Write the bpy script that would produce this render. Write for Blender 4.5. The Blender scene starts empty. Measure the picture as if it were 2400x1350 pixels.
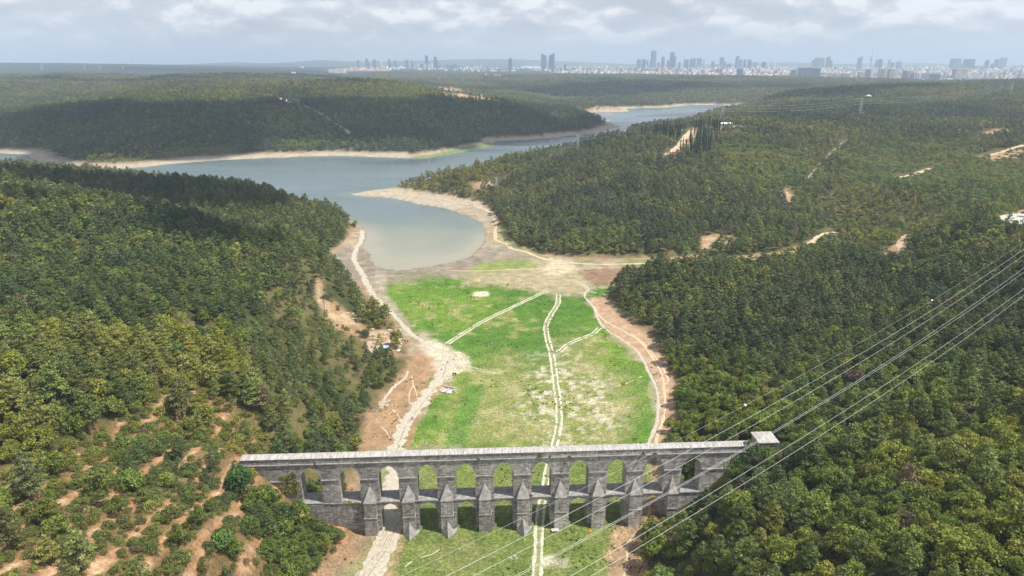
import bpy, bmesh, math, random
import numpy as np
from mathutils import Vector, Matrix

random.seed(7)
rng = np.random.default_rng(7)
R = math.radians
sc = bpy.context.scene
COL = sc.collection

# ------------------------------------------------------------------ camera
F, PITCH, H = 1601.0, R(18.15), 145.0        # focal length in photo pixels (2400 wide), pitch, camera height
cam_d = bpy.data.cameras.new('camera')
cam_d.sensor_width = 36.0
cam_d.lens = 36.0 * F / 2400.0
cam_d.clip_start = 1.0
cam_d.clip_end = 60000.0
cam = bpy.data.objects.new('camera', cam_d)
cam.location = (0, 0, H)
cam.rotation_euler = (R(90) - PITCH, 0, 0)
COL.objects.link(cam)
sc.camera = cam

# ------------------------------------------------------------------ light, sky, exposure
SUN_EL, SUN_AZ = R(61), R(109)               # azimuth clockwise from +Y (over the camera's right shoulder)
SUN_DIR = Vector((math.sin(SUN_AZ) * math.cos(SUN_EL), math.cos(SUN_AZ) * math.cos(SUN_EL), math.sin(SUN_EL)))
sd = bpy.data.lights.new('sun', 'SUN')
sd.energy = 5.0
sd.angle = R(0.9)
sd.color = (1.0, 0.95, 0.87)
sun = bpy.data.objects.new('sun', sd)
sun.rotation_euler = SUN_DIR.to_track_quat('Z', 'Y').to_euler()
sun.location = (0, 0, 800)
COL.objects.link(sun)

sc.view_settings.view_transform = 'Standard'
sc.view_settings.look = 'None'
sc.view_settings.gamma = 1.0
sc.view_settings.exposure = 0.22
sc.view_settings.use_curve_mapping = False
sc.render.engine = 'CYCLES'
sc.cycles.use_denoising = True
sc.cycles.max_bounces = 5
sc.cycles.diffuse_bounces = 2
sc.cycles.glossy_bounces = 2
sc.cycles.transmission_bounces = 2
sc.cycles.volume_bounces = 1
sc.cycles.transparent_max_bounces = 4

world = bpy.data.worlds.new('World')
sc.world = world
world.use_nodes = True
wn = world.node_tree
wn.nodes.clear()


def N(nt, typ, **kw):
    n = nt.nodes.new(typ)
    for k, v in kw.items():
        if k == 'inp':
            for a, b in v.items():
                n.inputs[a].default_value = b
        else:
            setattr(n, k, v)
    return n


def ramp(nt, stops, interp='LINEAR'):
    n = nt.nodes.new('ShaderNodeValToRGB')
    n.color_ramp.interpolation = interp
    el = n.color_ramp.elements
    while len(el) < len(stops):
        el.new(0.5)
    for e, (p, c) in zip(el, stops):
        e.position = p
        e.color = c if len(c) == 4 else (*c, 1)
    return n


def build_world():
    L = wn.links.new
    out = N(wn, 'ShaderNodeOutputWorld')
    bg = N(wn, 'ShaderNodeBackground', inp={'Strength': 0.10})
    sky = N(wn, 'ShaderNodeTexSky', sky_type='NISHITA', sun_disc=False)
    sky.sun_elevation = SUN_EL
    sky.sun_rotation = SUN_AZ
    sky.altitude = 150
    sky.dust_density = 1.0
    tc = N(wn, 'ShaderNodeTexCoord')
    # cloud field: directions flattened so that banks read wide and low
    mp = N(wn, 'ShaderNodeMapping', inp={'Scale': (1.0, 1.0, 2.5)})
    L(tc.outputs['Generated'], mp.inputs['Vector'])
    warp = N(wn, 'ShaderNodeTexNoise', inp={'Scale': 5.0, 'Detail': 3.0})
    L(mp.outputs[0], warp.inputs['Vector'])
    wm = N(wn, 'ShaderNodeMix', data_type='VECTOR', inp={'Factor': 0.06})
    L(mp.outputs[0], wm.inputs[4]); L(warp.outputs['Color'], wm.inputs[5])
    n1 = N(wn, 'ShaderNodeTexNoise', inp={'Scale': 10.5, 'Detail': 10.0, 'Roughness': 0.58})
    L(wm.outputs[1], n1.inputs['Vector'])
    off = N(wn, 'ShaderNodeVectorMath', operation='ADD', inp={1: (0.0, 0.0, 0.03)})
    L(wm.outputs[1], off.inputs[0])
    n2 = N(wn, 'ShaderNodeTexNoise', inp={'Scale': 10.5, 'Detail': 5.0, 'Roughness': 0.5})
    L(off.outputs[0], n2.inputs['Vector'])
    # lit tops: density here minus density just above
    dif = N(wn, 'ShaderNodeMath', operation='SUBTRACT')
    L(n1.outputs['Fac'], dif.inputs[0]); L(n2.outputs['Fac'], dif.inputs[1])
    mr = N(wn, 'ShaderNodeMapRange', inp={'From Min': -0.11, 'From Max': 0.13})
    L(dif.outputs[0], mr.inputs['Value'])
    ccol = ramp(wn, [(0.0, (5.0, 5.3, 5.95)), (0.42, (6.1, 6.3, 6.8)), (0.66, (7.3, 7.4, 7.7)), (0.9, (8.9, 8.95, 9.1))])
    L(mr.outputs[0], ccol.inputs[0])
    cov = ramp(wn, [(0.36, (0.45, 0.45, 0.45)), (0.50, (1, 1, 1))])
    L(n1.outputs['Fac'], cov.inputs[0])
    base = N(wn, 'ShaderNodeMix', data_type='RGBA')   # thin veil over the blue, thinner overhead
    spz = N(wn, 'ShaderNodeSeparateXYZ'); L(tc.outputs['Generated'], spz.inputs[0])
    vl = N(wn, 'ShaderNodeMapRange', inp={'From Min': 0.08, 'From Max': 0.5, 'To Min': .72, 'To Max': .12}); L(spz.outputs['Z'], vl.inputs['Value']); L(vl.outputs[0], base.inputs[0])
    L(sky.outputs[0], base.inputs[6])
    base.inputs[7].default_value = (5.9, 6.3, 7.0, 1)
    mix = N(wn, 'ShaderNodeMix', data_type='RGBA')
    sp0 = N(wn, 'ShaderNodeSeparateXYZ'); L(tc.outputs['Generated'], sp0.inputs[0])
    up = N(wn, 'ShaderNodeMapRange', inp={'From Min': 0.10, 'From Max': 0.55, 'To Min': 1.0, 'To Max': 0.0}); L(sp0.outputs['Z'], up.inputs['Value'])
    hole = ramp(wn, [(0.46, (0, 0, 0)), (0.56, (1, 1, 1))]); L(n1.outputs['Fac'], hole.inputs[0])
    cm = N(wn, 'ShaderNodeMix', data_type='RGBA'); L(up.outputs[0], cm.inputs[0]); L(hole.outputs[0], cm.inputs[6]); L(cov.outputs[0], cm.inputs[7])
    L(cm.outputs[2], mix.inputs[0]); L(base.outputs[2], mix.inputs[6]); L(ccol.outputs[0], mix.inputs[7])
    # calmer, hazier sky close to the horizon
    sep = N(wn, 'ShaderNodeSeparateXYZ'); L(tc.outputs['Generated'], sep.inputs[0])
    hz = N(wn, 'ShaderNodeMapRange', inp={'From Min': 0.008, 'From Max': 0.05})
    L(sep.outputs['Z'], hz.inputs['Value'])
    fin = N(wn, 'ShaderNodeMix', data_type='RGBA')
    L(hz.outputs[0], fin.inputs[0]); fin.inputs[6].default_value = (6.1, 6.4, 6.9, 1); L(mix.outputs[2], fin.inputs[7])
    L(fin.outputs[2], bg.inputs['Color'])
    L(bg.outputs[0], out.inputs[0])


build_world()

# ------------------------------------------------------------------ helpers
def tag(o, label=None, cat=None, group=None, kind=None):
    if label: o['label'] = label
    if cat: o['category'] = cat
    if group: o['group'] = group
    if kind: o['kind'] = kind
    return o


def mesh_from(name, verts, faces, mats=(), smooth=False, mi=None):
    me = bpy.data.meshes.new(name)
    if isinstance(faces, np.ndarray):
        k = faces.shape[1]
        me.vertices.add(len(verts)); me.vertices.foreach_set('co', np.asarray(verts, dtype=np.float32).ravel())
        me.loops.add(faces.size); me.loops.foreach_set('vertex_index', faces.astype(np.int32).ravel())
        me.polygons.add(len(faces)); me.polygons.foreach_set('loop_start', np.arange(0, faces.size, k, dtype=np.int32))
        me.update(calc_edges=True)
    else:
        me.from_pydata([tuple(v) for v in verts], [], faces)
        me.update()
    for m in mats: me.materials.append(m)
    if mi is not None: me.polygons.foreach_set('material_index', np.asarray(mi, dtype=np.int32))
    if smooth: me.polygons.foreach_set('use_smooth', np.ones(len(me.polygons), dtype=bool))
    return me


def link(name, me, parent=None, loc=(0, 0, 0), rz=0.0, scale=None):
    o = bpy.data.objects.new(name, me)
    COL.objects.link(o)
    o.location = loc
    o.rotation_euler = (0, 0, rz)
    if scale is not None: o.scale = scale if hasattr(scale, '__len__') else (scale,) * 3
    if parent is not None: o.parent = parent
    return o


class MB:
    """collects boxes, prisms and tubes into one mesh"""
    def __init__(s): s.v = []; s.f = []
    def quadmesh(s, vs, fs):
        b = len(s.v); s.v += [tuple(v) for v in vs]; s.f += [tuple(b + i for i in f) for f in fs]
    def box(s, x0, x1, y0, y1, z0, z1):
        s.quadmesh([(x0,y0,z0),(x1,y0,z0),(x1,y1,z0),(x0,y1,z0),(x0,y0,z1),(x1,y0,z1),(x1,y1,z1),(x0,y1,z1)],
                   [(0,3,2,1),(4,5,6,7),(0,1,5,4),(1,2,6,5),(2,3,7,6),(3,0,4,7)])
    def frustum(s, cx, cy, z0, z1, r0, r1, n=8, rot=0.0, sy=1.0, shear=(0, 0)):
        vs = []
        for z, r, k in ((z0, r0, 0), (z1, r1, 1)):
            for i in range(n):
                a = rot + 2 * math.pi * i / n
                vs.append((cx + r * math.cos(a) + shear[0] * k, cy + r * sy * math.sin(a) + shear[1] * k, z))
        fs = [(i, (i+1) % n, n + (i+1) % n, n + i) for i in range(n)] + [tuple(range(n))[::-1], tuple(range(n, 2*n))]
        s.quadmesh(vs, fs)
    def tube(s, pts, rad, n=5, cap=True):
        pts = [Vector(p) for p in pts]
        rads = rad if hasattr(rad, '__len__') else [rad] * len(pts)
        rings = []
        for i, p in enumerate(pts):
            t = (pts[min(i+1, len(pts)-1)] - pts[max(i-1, 0)]).normalized()
            a = t.cross(Vector((0, 0, 1)))
            if a.length < 1e-3: a = t.cross(Vector((1, 0, 0)))
            a.normalize(); b = t.cross(a)
            rings.append([p + (a * math.cos(2*math.pi*k/n) + b * math.sin(2*math.pi*k/n)) * rads[i] for k in range(n)])
        vs = [v for r in rings for v in r]
        fs = []
        for i in range(len(rings)-1):
            for k in range(n):
                fs.append((i*n+k, i*n+(k+1) % n, (i+1)*n+(k+1) % n, (i+1)*n+k))
        if cap: fs += [tuple(range(n))[::-1], tuple(range((len(rings)-1)*n, len(rings)*n))]
        s.quadmesh(vs, fs)
    def mesh(s, name, *mats, smooth=False): return mesh_from(name, s.v, s.f, mats, smooth)
    def build(s, name, mat, parent=None, **kw): return link(name, s.mesh(name, mat), parent, **kw)


def empty(name, loc, rz=0.0):
    o = bpy.data.objects.new(name, None); COL.objects.link(o)
    o.location = loc; o.rotation_euler = (0, 0, rz)
    o.empty_display_size = 1
    return o


# photo-pixel rays: they only serve to measure real positions from the photograph
cP, sP = math.cos(PITCH), math.sin(PITCH)
def ray(u, v):
    x = (u - 1200) / F; y = -(v - 675) / F
    return x, cP + y * sP, -sP + y * cP
def at_z(u, v, z):
    r = ray(u, v); t = (z - H) / r[2]
    return r[0] * t, r[1] * t
def at_y(u, v, Y):
    r = ray(u, v); t = Y / r[1]
    return r[0] * t, Y, H + r[2] * t
def to_px(x, y, z):
    dz = z - H
    dep = y * cP - dz * sP
    up = y * sP + dz * cP
    dep = np.maximum(dep, 1e-3)
    return 1200 + F * x / dep, 675 - F * up / dep, dep


# ------------------------------------------------------------------ numpy noise
_perm = rng.random((512, 512)).astype(np.float32)
def vnoise(x, y):
    xi = np.floor(x).astype(np.int64); yi = np.floor(y).astype(np.int64)
    fx = x - xi; fy = y - yi
    fx = fx*fx*(3-2*fx); fy = fy*fy*(3-2*fy)
    g = lambda a, b: _perm[(a + b*7) % 512, (b + a*3) % 512]
    return (g(xi, yi)*(1-fx) + g(xi+1, yi)*fx)*(1-fy) + (g(xi, yi+1)*(1-fx) + g(xi+1, yi+1)*fx)*fy
def fbm(x, y, wl, oct=4, gain=0.5, seed=0.0):
    s = 0; a = 1; t = 0
    for i in range(oct):
        f = 2**i / wl
        s = s + a * vnoise(x*f + 17.3*i + seed, y*f + 41.7*i + seed*1.7); t += a; a *= gain
    return s / t
def smooth(e0, e1, x):
    t = np.clip((x - e0) / (e1 - e0), 0, 1); return t*t*(3-2*t)
def poly_sd(px, py, poly, closed=True):
    """signed distance to polygon (negative inside)"""
    P = np.asarray(poly, float); n = len(P)
    d2 = np.full(px.shape, 1e18); ins = np.zeros(px.shape, bool)
    for i in range(n if closed else n-1):
        a = P[i]; b = P[(i+1) % n]; e = b - a
        L2 = max(e @ e, 1e-9)
        t = np.clip(((px-a[0])*e[0] + (py-a[1])*e[1]) / L2, 0, 1)
        dx = px - a[0] - t*e[0]; dy = py - a[1] - t*e[1]
        d2 = np.minimum(d2, dx*dx + dy*dy)
        if closed and abs(e[1]) > 1e-12:
            c = ((a[1] <= py) & (b[1] > py)) | ((b[1] <= py) & (a[1] > py))
            xc = a[0] + (py - a[1]) * e[0] / e[1]
            ins ^= c & (px < xc)
    d = np.sqrt(d2)
    return np.where(ins, -d, d) if closed else d


# ------------------------------------------------------------------ terrain shape
WATER_Z = -3.0
WATER_PX = [(870,612),(861,592),(850,577),(858,560),(861,545),(848,532),(800,515),(640,466),(500,440),(400,423),(250,406),(100,397),(-60,392),(-500,385),
            (-700,355),(-200,352),(0,359),(60,363),(98,381),(130,394),(200,396),(255,397),(330,393),(400,385),(480,377),(560,373),(700,367),(790,365),(930,370),(985,372),(1012,368),
            (1060,360),(1110,351),(1160,339),(1166,330),(1230,328),(1290,324),(1400,310),(1446,298),(1436,287),(1400,275),(1368,265),(1400,263),(1470,262),(1468,254),(1560,252),
            (1600,247.5),(1650,246),(1700,247),(1790,250),(1740,262),(1680,276),(1580,296),(1480,322),(1380,345),(1300,366),(1200,388),(1100,408),(1000,426),(900,443),(835,452),(808,455),
            (830,460),(900,463),(960,472),(1040,490),(1098,506),(1130,522),(1138,540),(1134,572),(1118,590),(1080,606),(1010,626),(930,632),(885,624)]
DRY_PX = [(835,530),(800,572),(772,592),(764,604),(800,628),(828,660),(862,692),(892,730),(925,775),(950,812),(966,846),(944,882),(905,932),(868,985),(846,1050),(828,1130),(824,1180),(838,1240),(810,1300),(770,1350),(650,1700),
          (1530,1700),(1490,1350),(1480,1270),(1508,1190),(1535,1100),(1545,1040),(1572,980),(1570,900),(1545,832),(1510,780),(1450,745),(1418,705),(1432,680),(1500,645),(1560,620),(1640,612),
          (1640,600),(1550,603),(1400,604),(1330,600),(1260,590),(1202,575),(1166,532),(1150,500),(1120,476),(1040,462),(960,448),(878,438),(835,446),(808,455),(900,480),(1100,560),(1000,600),(880,600),(862,545)]
WATER = np.array([at_z(u, v, WATER_Z) for u, v in WATER_PX])
DRY = np.array([at_z(u, v, 0.0 if v > 560 else -1.5) for u, v in DRY_PX])

# control points of the land: photo pixel, distance along Y, height of the trees that stand on it
CP = [
 # left slopes (terraced hill and the spur behind it)
 (300,1150,150,3),(100,1100,150,3),(0,1350,105,3),(500,1200,150,3),(650,1300,150,2),(780,1330,165,2),(150,900,190,6),(0,800,210,6),(600,900,230,5),(750,950,240,3),
 (450,800,260,5),(600,750,300,5),(800,750,365,3),(750,650,400,6),(650,620,400,6),(300,700,280,6),(100,700,260,6),(300,560,400,6),(0,600,350,7),(0,440,450,8),(200,455,450,8),(380,492,450,8),(600,562,420,7),(760,606,432,4),
 (400,1000,200,4),(250,1000,190,4),(700,1020,215,3),(620,1000,215,4),(880,880,300,1),(500,650,330,6),(850,820,325,3),
 (0,386,650,8),(200,396,670,8),(400,411,670,8),(500,431,655,7),(640,456,640,7),(760,496,605,6),(825,526,590,4),(300,450,600,7),(500,500,580,7),(700,560,540,6),(200,430,600,7),(100,420,580,8),
 # right near slopes
 (1560,612,430,8),(1640,606,430,12),(1700,612,420,15),(1800,640,400,15),(1900,662,380,15),(2000,662,380,15),(2100,646,385,14),(2390,600,350,7),(1500,700,395,6),(1600,750,355,6),(1650,850,295,6),(1700,1000,224,6),(1800,900,250,6),
 (2000,800,280,7),(2000,1000,192,7),(2200,800,250,7),(2350,700,300,7),(2300,900,200,7),(2300,1100,145,6),(2000,1150,150,6),(2350,1300,105,6),(1900,1300,130,5),(1750,1200,155,5),(1650,1300,150,5),(1560,1330,158,3),(1600,1200,172,4),(1550,1250,178,2),
 (1630,930,262,5),
 # valley going right and the hills round it
 (1760,607,494,0),(1920,552,559,0),(2110,555,530,0),(2150,600,458,0),(2000,520,604,3),(2250,510,480,4),(2350,520,470,0),(2200,590,440,3),
 (1900,450,700,4),(2000,400,820,4),(2150,400,800,5),(2100,450,650,4),(2350,400,720,5),(2300,450,600,4),(2100,330,1000,5),(2300,330,950,5),(2000,300,1150,6),(2200,270,1400,6),(2380,262,1400,6),(2380,238,1600,6),
 (2030,246,1500,5),(1850,270,1250,7),(1750,290,1100,3),(1600,300,1040,6),(1700,300,1060,4),(1560,277,1180,10),(1465,297,1150,10),(1440,303,1120,8),(1330,337,1020,8),(1233,357,960,7),(1130,385,880,6),(1056,402,840,6),(940,428,800,5),(885,440,785,4),
 (1300,400,800,6),(1200,450,710,6),(1400,500,610,7),(1300,560,540,6),(1600,550,560,4),(1500,450,680,7),(1550,380,830,6),(1640,340,930,2),(1500,340,950,6),(1700,380,800,6),(1750,450,670,6),(1800,520,570,6),(1500,560,530,5),
 # dark ridge far right
 (1700,252,2000,8),(1800,227,2100,8),(2000,205,2200,8),(2200,199,2300,8),(2400,197,2300,8),(1800,246,1850,8),(2000,232,1950,8),(2200,226,1900,8),
 # hills beyond the far water
 (1750,210,3000,6),(1600,243,2720,2),(1400,240,2750,4),(1300,230,2650,6),(1400,190,3600,6),(1150,205,3300,6),(1600,190,3600,6),(1900,195,3600,6),(1900,181,4300,5),(2200,190,4500,5),(1100,186,4200,5),(900,178,4400,5),(1000,176,4800,5),
 # peninsula
 (120,256,1450,8),(200,233,1550,8),(350,216,1600,8),(500,206,1650,8),(700,200,1700,8),(850,193,1900,8),(1000,211,1900,6),(1120,228,1850,2),(1180,241,1700,8),(1250,246,1750,8),(1330,256,1750,8),(1400,281,1640,6),
 (300,300,1250,7),(600,300,1282,7),(600,250,1456,7),(900,300,1300,7),(900,250,1480,7),(1100,300,1400,7),(1100,260,1550,7),(1300,290,1600,5),(150,330,1130,7),(50,300,1300,7),(0,330,1280,6),(760,230,1560,6),
 # land to the left and beyond
 (0,250,1700,7),(100,232,2000,7),(0,202,2400,7),(250,202,2600,7),(400,173,3000,8),(0,173,3300,8),(150,171,3400,8),(800,177,3300,8),(600,173,3100,8),(700,186,2600,7),(560,190,2300,7),(380,195,2250,7),
 (0,147,7000,0),(240,149,7500,0),(480,155,7500,0),(600,158,8000,0),(200,166,5500,0),(600,168,5500,0),(0,166,5500,0),
 # city ground
 (900,163,8000,0),(1100,168,7500,0),(1300,171,6500,0),(1400,159,9500,0),(1700,159,9500,0),(2000,160,9500,0),(2300,161,9500,0),(1600,170,6500,0),(1900,184,5000,0),(2100,192,4700,0),(2350,194,4700,0),(2100,176,6500,0),(2350,176,6500,0),(700,164,7500,0),(1250,177,4800,5),(1500,178,4700,5),
 # distant hills
 (0,150,16000,0),(300,150,16000,0),(480,151,16000,0),(530,146,16000,0),(650,150,16000,0),(740,141,16000,0),(830,146,16000,0),(1040,140,17000,0),(1150,138,17000,0),(1260,141,17000,0),(1350,145,17000,0),(1500,151,17000,0),(1700,151,16000,0),(1850,146,16000,0),(1960,150,16000,0),(2050,149,17000,0),(2150,147,17000,0),(2250,155,17000,0),(2400,156,17000,0),
]
XYZ = [(x, y, z - dz*(1.25 if Y > 600 else 1.1) - (5 if 2400 < Y < 5200 else 0)) for (u, v, Y, dz) in CP for (x, y, z) in [at_y(u, v, Y)]]
XYZ += [(-86,188,25.5),(-79,186,22),(-70,187,15),(-62,187,10),(-54,187,6.5),(-100,190,29),(-120,195,34),(-90,214,20),(-64,206,5),(-72,178,14),(-60,170,7),(-52,180,2),
        (78,194,25.5),(86,197,26),(92,190,30),(70,190,18),(62,191,11),(56,190,8),(50,190,5),(66,205,13),(80,215,19),(74,180,22),(62,176,14),(55,177,6),(48,184,1),
        (-200,60,60),(-120,60,45),(-60,60,15),(0,50,0),(60,60,10),(120,60,50),(200,60,68),(-300,160,68),(300,160,75),(-420,300,76),(420,300,66),(-600,500,74),(520,430,52),(-500,700,40),
        (700,600,50),(900,900,60),(1300,1300,75),(-900,800,14),(-1300,1000,3),(-620,815,6),(-520,800,5),(-400,785,3),(-780,860,4),(-2600,4300,55),(-1900,4300,50),(-1100,4300,50),(-500,4300,45),(-1600,1500,40),(-2200,2200,80),(2200,2300,95),(-3000,3500,100),(3600,4500,50),(5500,6500,80),(8500,9500,100),(-5500,7000,150),(-9000,9500,140),
        (-1246,1900,42),(-1023,1950,50),(-806,2050,58),(-1330,1750,32),(-600,2080,62),(-1500,2750,62),(-900,2650,70),(-350,2450,55),(300,2250,8),
        (-14000,16000,150),(14000,17000,120),(0,12500,80),(4000,12500,80),(-3500,12500,110),(-7000,12500,120),(8000,12500,90),(0,21500,100),(-12000,21500,100),(12000,21500,100)]
XYZ = np.array(XYZ)
def warp(x, y):
    r = np.hypot(x, y)
    return np.arctan2(x, y), np.log(np.maximum(r, 5))
_ca, _cb = warp(XYZ[:, 0], XYZ[:, 1])
_C2 = 0.035**2
_ZS = lambda r: 1.0
_A = np.sqrt((_ca[:, None]-_ca)**2 + (_cb[:, None]-_cb)**2 + _C2)
_W = np.linalg.solve(_A + np.eye(len(_A))*-3e-4, XYZ[:, 2] - 40.0)
def raw_height(x, y):
    a, b = warp(x, y)
    out = np.empty(x.shape)
    fa, fb, fo = a.ravel(), b.ravel(), out.ravel()
    for i in range(0, fa.size, 20000):
        sl = slice(i, i+20000)
        fo[sl] = np.sqrt((fa[sl, None]-_ca)**2 + (fb[sl, None]-_cb)**2 + _C2) @ _W + 40.0
    return fo.reshape(x.shape)
def terrain(x, y):
    """height, distance outside the basin, distance outside the water"""
    r = np.hypot(x, y)
    near = (y < 4200) & (np.abs(x) < 4500)
    sW = np.full(x.shape, 1e4); sD = np.full(x.shape, 1e4)
    sW[near] = poly_sd(x[near], y[near], WATER); 
    nd = near & (y < 1000) & (np.abs(x) < 420)
    sD[nd] = poly_sd(x[nd], y[nd], DRY)
    wob = (fbm(x, y, 38, 3) - .5)
    sWn = sW + wob * np.where(y < 700, 5.0, np.clip(y*0.018, 8, 40))
    sDn = sD + wob * 7
    bay = (y < 640) & (np.abs(x) < 170) & (y < 560 + 0*x)
    sl = np.where(bay, 0.022, 0.13)
    cap = np.where(y < 1000, np.where(bay, 3.0, 3.2), 5.5)
    cap = np.where((y < 1000), 3.0, cap)
    fl = WATER_Z + np.clip(sWn*sl, -3.5, cap)
    buf = np.where(y < 1000, np.where(sD < 1e3, 5.0, 14.0), 30.0)
    buf = np.where((y < 1100) & (y >= 640) & (x > -400), 9.0, buf)
    s = np.minimum(sDn, sWn - buf)
    h = raw_height(x, y)
    h = h + (fbm(x, y, 60, 4, seed=3) - .5) * np.clip(r*0.007, 1.2, 6) + (fbm(x, y, 260, 3, seed=9) - .5) * np.clip(r*0.006, 0, 12)
    rid = 1 - np.abs(fbm(x + .4*y, y, 420, 3, seed=33)*2 - 1)
    h = h + (rid - .72)*np.clip((y-1050)/700, 0, 1)*np.clip((5200-y)/1500, 0, 1)*26
    W = np.where(y < 640, 26.0, np.where(y < 1000, 45.0, 90.0))
    w = smooth(0, 1, s / W)
    h = np.maximum(h, fl + 1.0)
    h = fl*(1-w) + h*w + 1.6*smooth(0, 5, s)*(1-w)
    h = np.where(s <= 0, fl, h)
    h += (fbm(x, y, 9, 3, seed=5) - .5) * np.where(s > 0, 0.9, np.where(y < 560, 0.36, .22))
    return h, s, sWn

def axis(lo, hi, step, grow, a, b):
    v = list(np.arange(lo, hi, step)); s = step
    x = v[-1]
    while x < b:
        s *= grow; x += s; v.append(x)
    s = step; x = v[0]; pre = []
    while x > a:
        s *= grow; x -= s; pre.append(x)
    return np.array(pre[::-1] + v)
GX = axis(-150, 170, 1.4, 1.034, -13500, 13500)
GY = axis(130, 520, 1.5, 1.02, 40, 21500)
XX, YY = np.meshgrid(GX, GY)
ZZ, SS, SWW = terrain(XX, YY)

def interp(A, x, y):
    x = np.clip(x, GX[0], GX[-1]-1e-3); y = np.clip(y, GY[0], GY[-1]-1e-3)
    i = np.clip(np.searchsorted(GX, x, 'right')-1, 0, len(GX)-2); j = np.clip(np.searchsorted(GY, y, 'right')-1, 0, len(GY)-2)
    fx = (x-GX[i])/(GX[i+1]-GX[i]); fy = (y-GY[j])/(GY[j+1]-GY[j])
    return (A[j, i]*(1-fx)+A[j, i+1]*fx)*(1-fy) + (A[j+1, i]*(1-fx)+A[j+1, i+1]*fx)*fy
def ground_z(x, y):
    return float(interp(ZZ, np.array([x]), np.array([y]))[0])
_ts = np.geomspace(90, 26000, 2600)
def hit(u, v, off=0.0):
    """the point of the land that the photograph shows at a pixel"""
    r = ray(u, v)
    t = _ts
    x, y, z = r[0]*t, r[1]*t, H + r[2]*t
    d = z - off - interp(ZZ, x, y)
    k = np.argmax(d < 0)
    if d[k] >= 0: k = len(t)-1
    if k == 0: return x[0], y[0], z[0]-d[0]
    f = d[k-1] / (d[k-1] - d[k])
    tt = t[k-1] + (t[k]-t[k-1])*f
    xx, yy = r[0]*tt, r[1]*tt
    return float(xx), float(yy), ground_z(xx, yy)

# ------------------------------------------------------------------ ground colours (soil, grass, mud; far land darkened to deepen the haze)
def soft(u, v, poly, feather, noise=0.0):
    sd_ = poly_sd(u, v, poly) + noise
    return 1 - smooth(-feather, feather, sd_)

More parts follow.
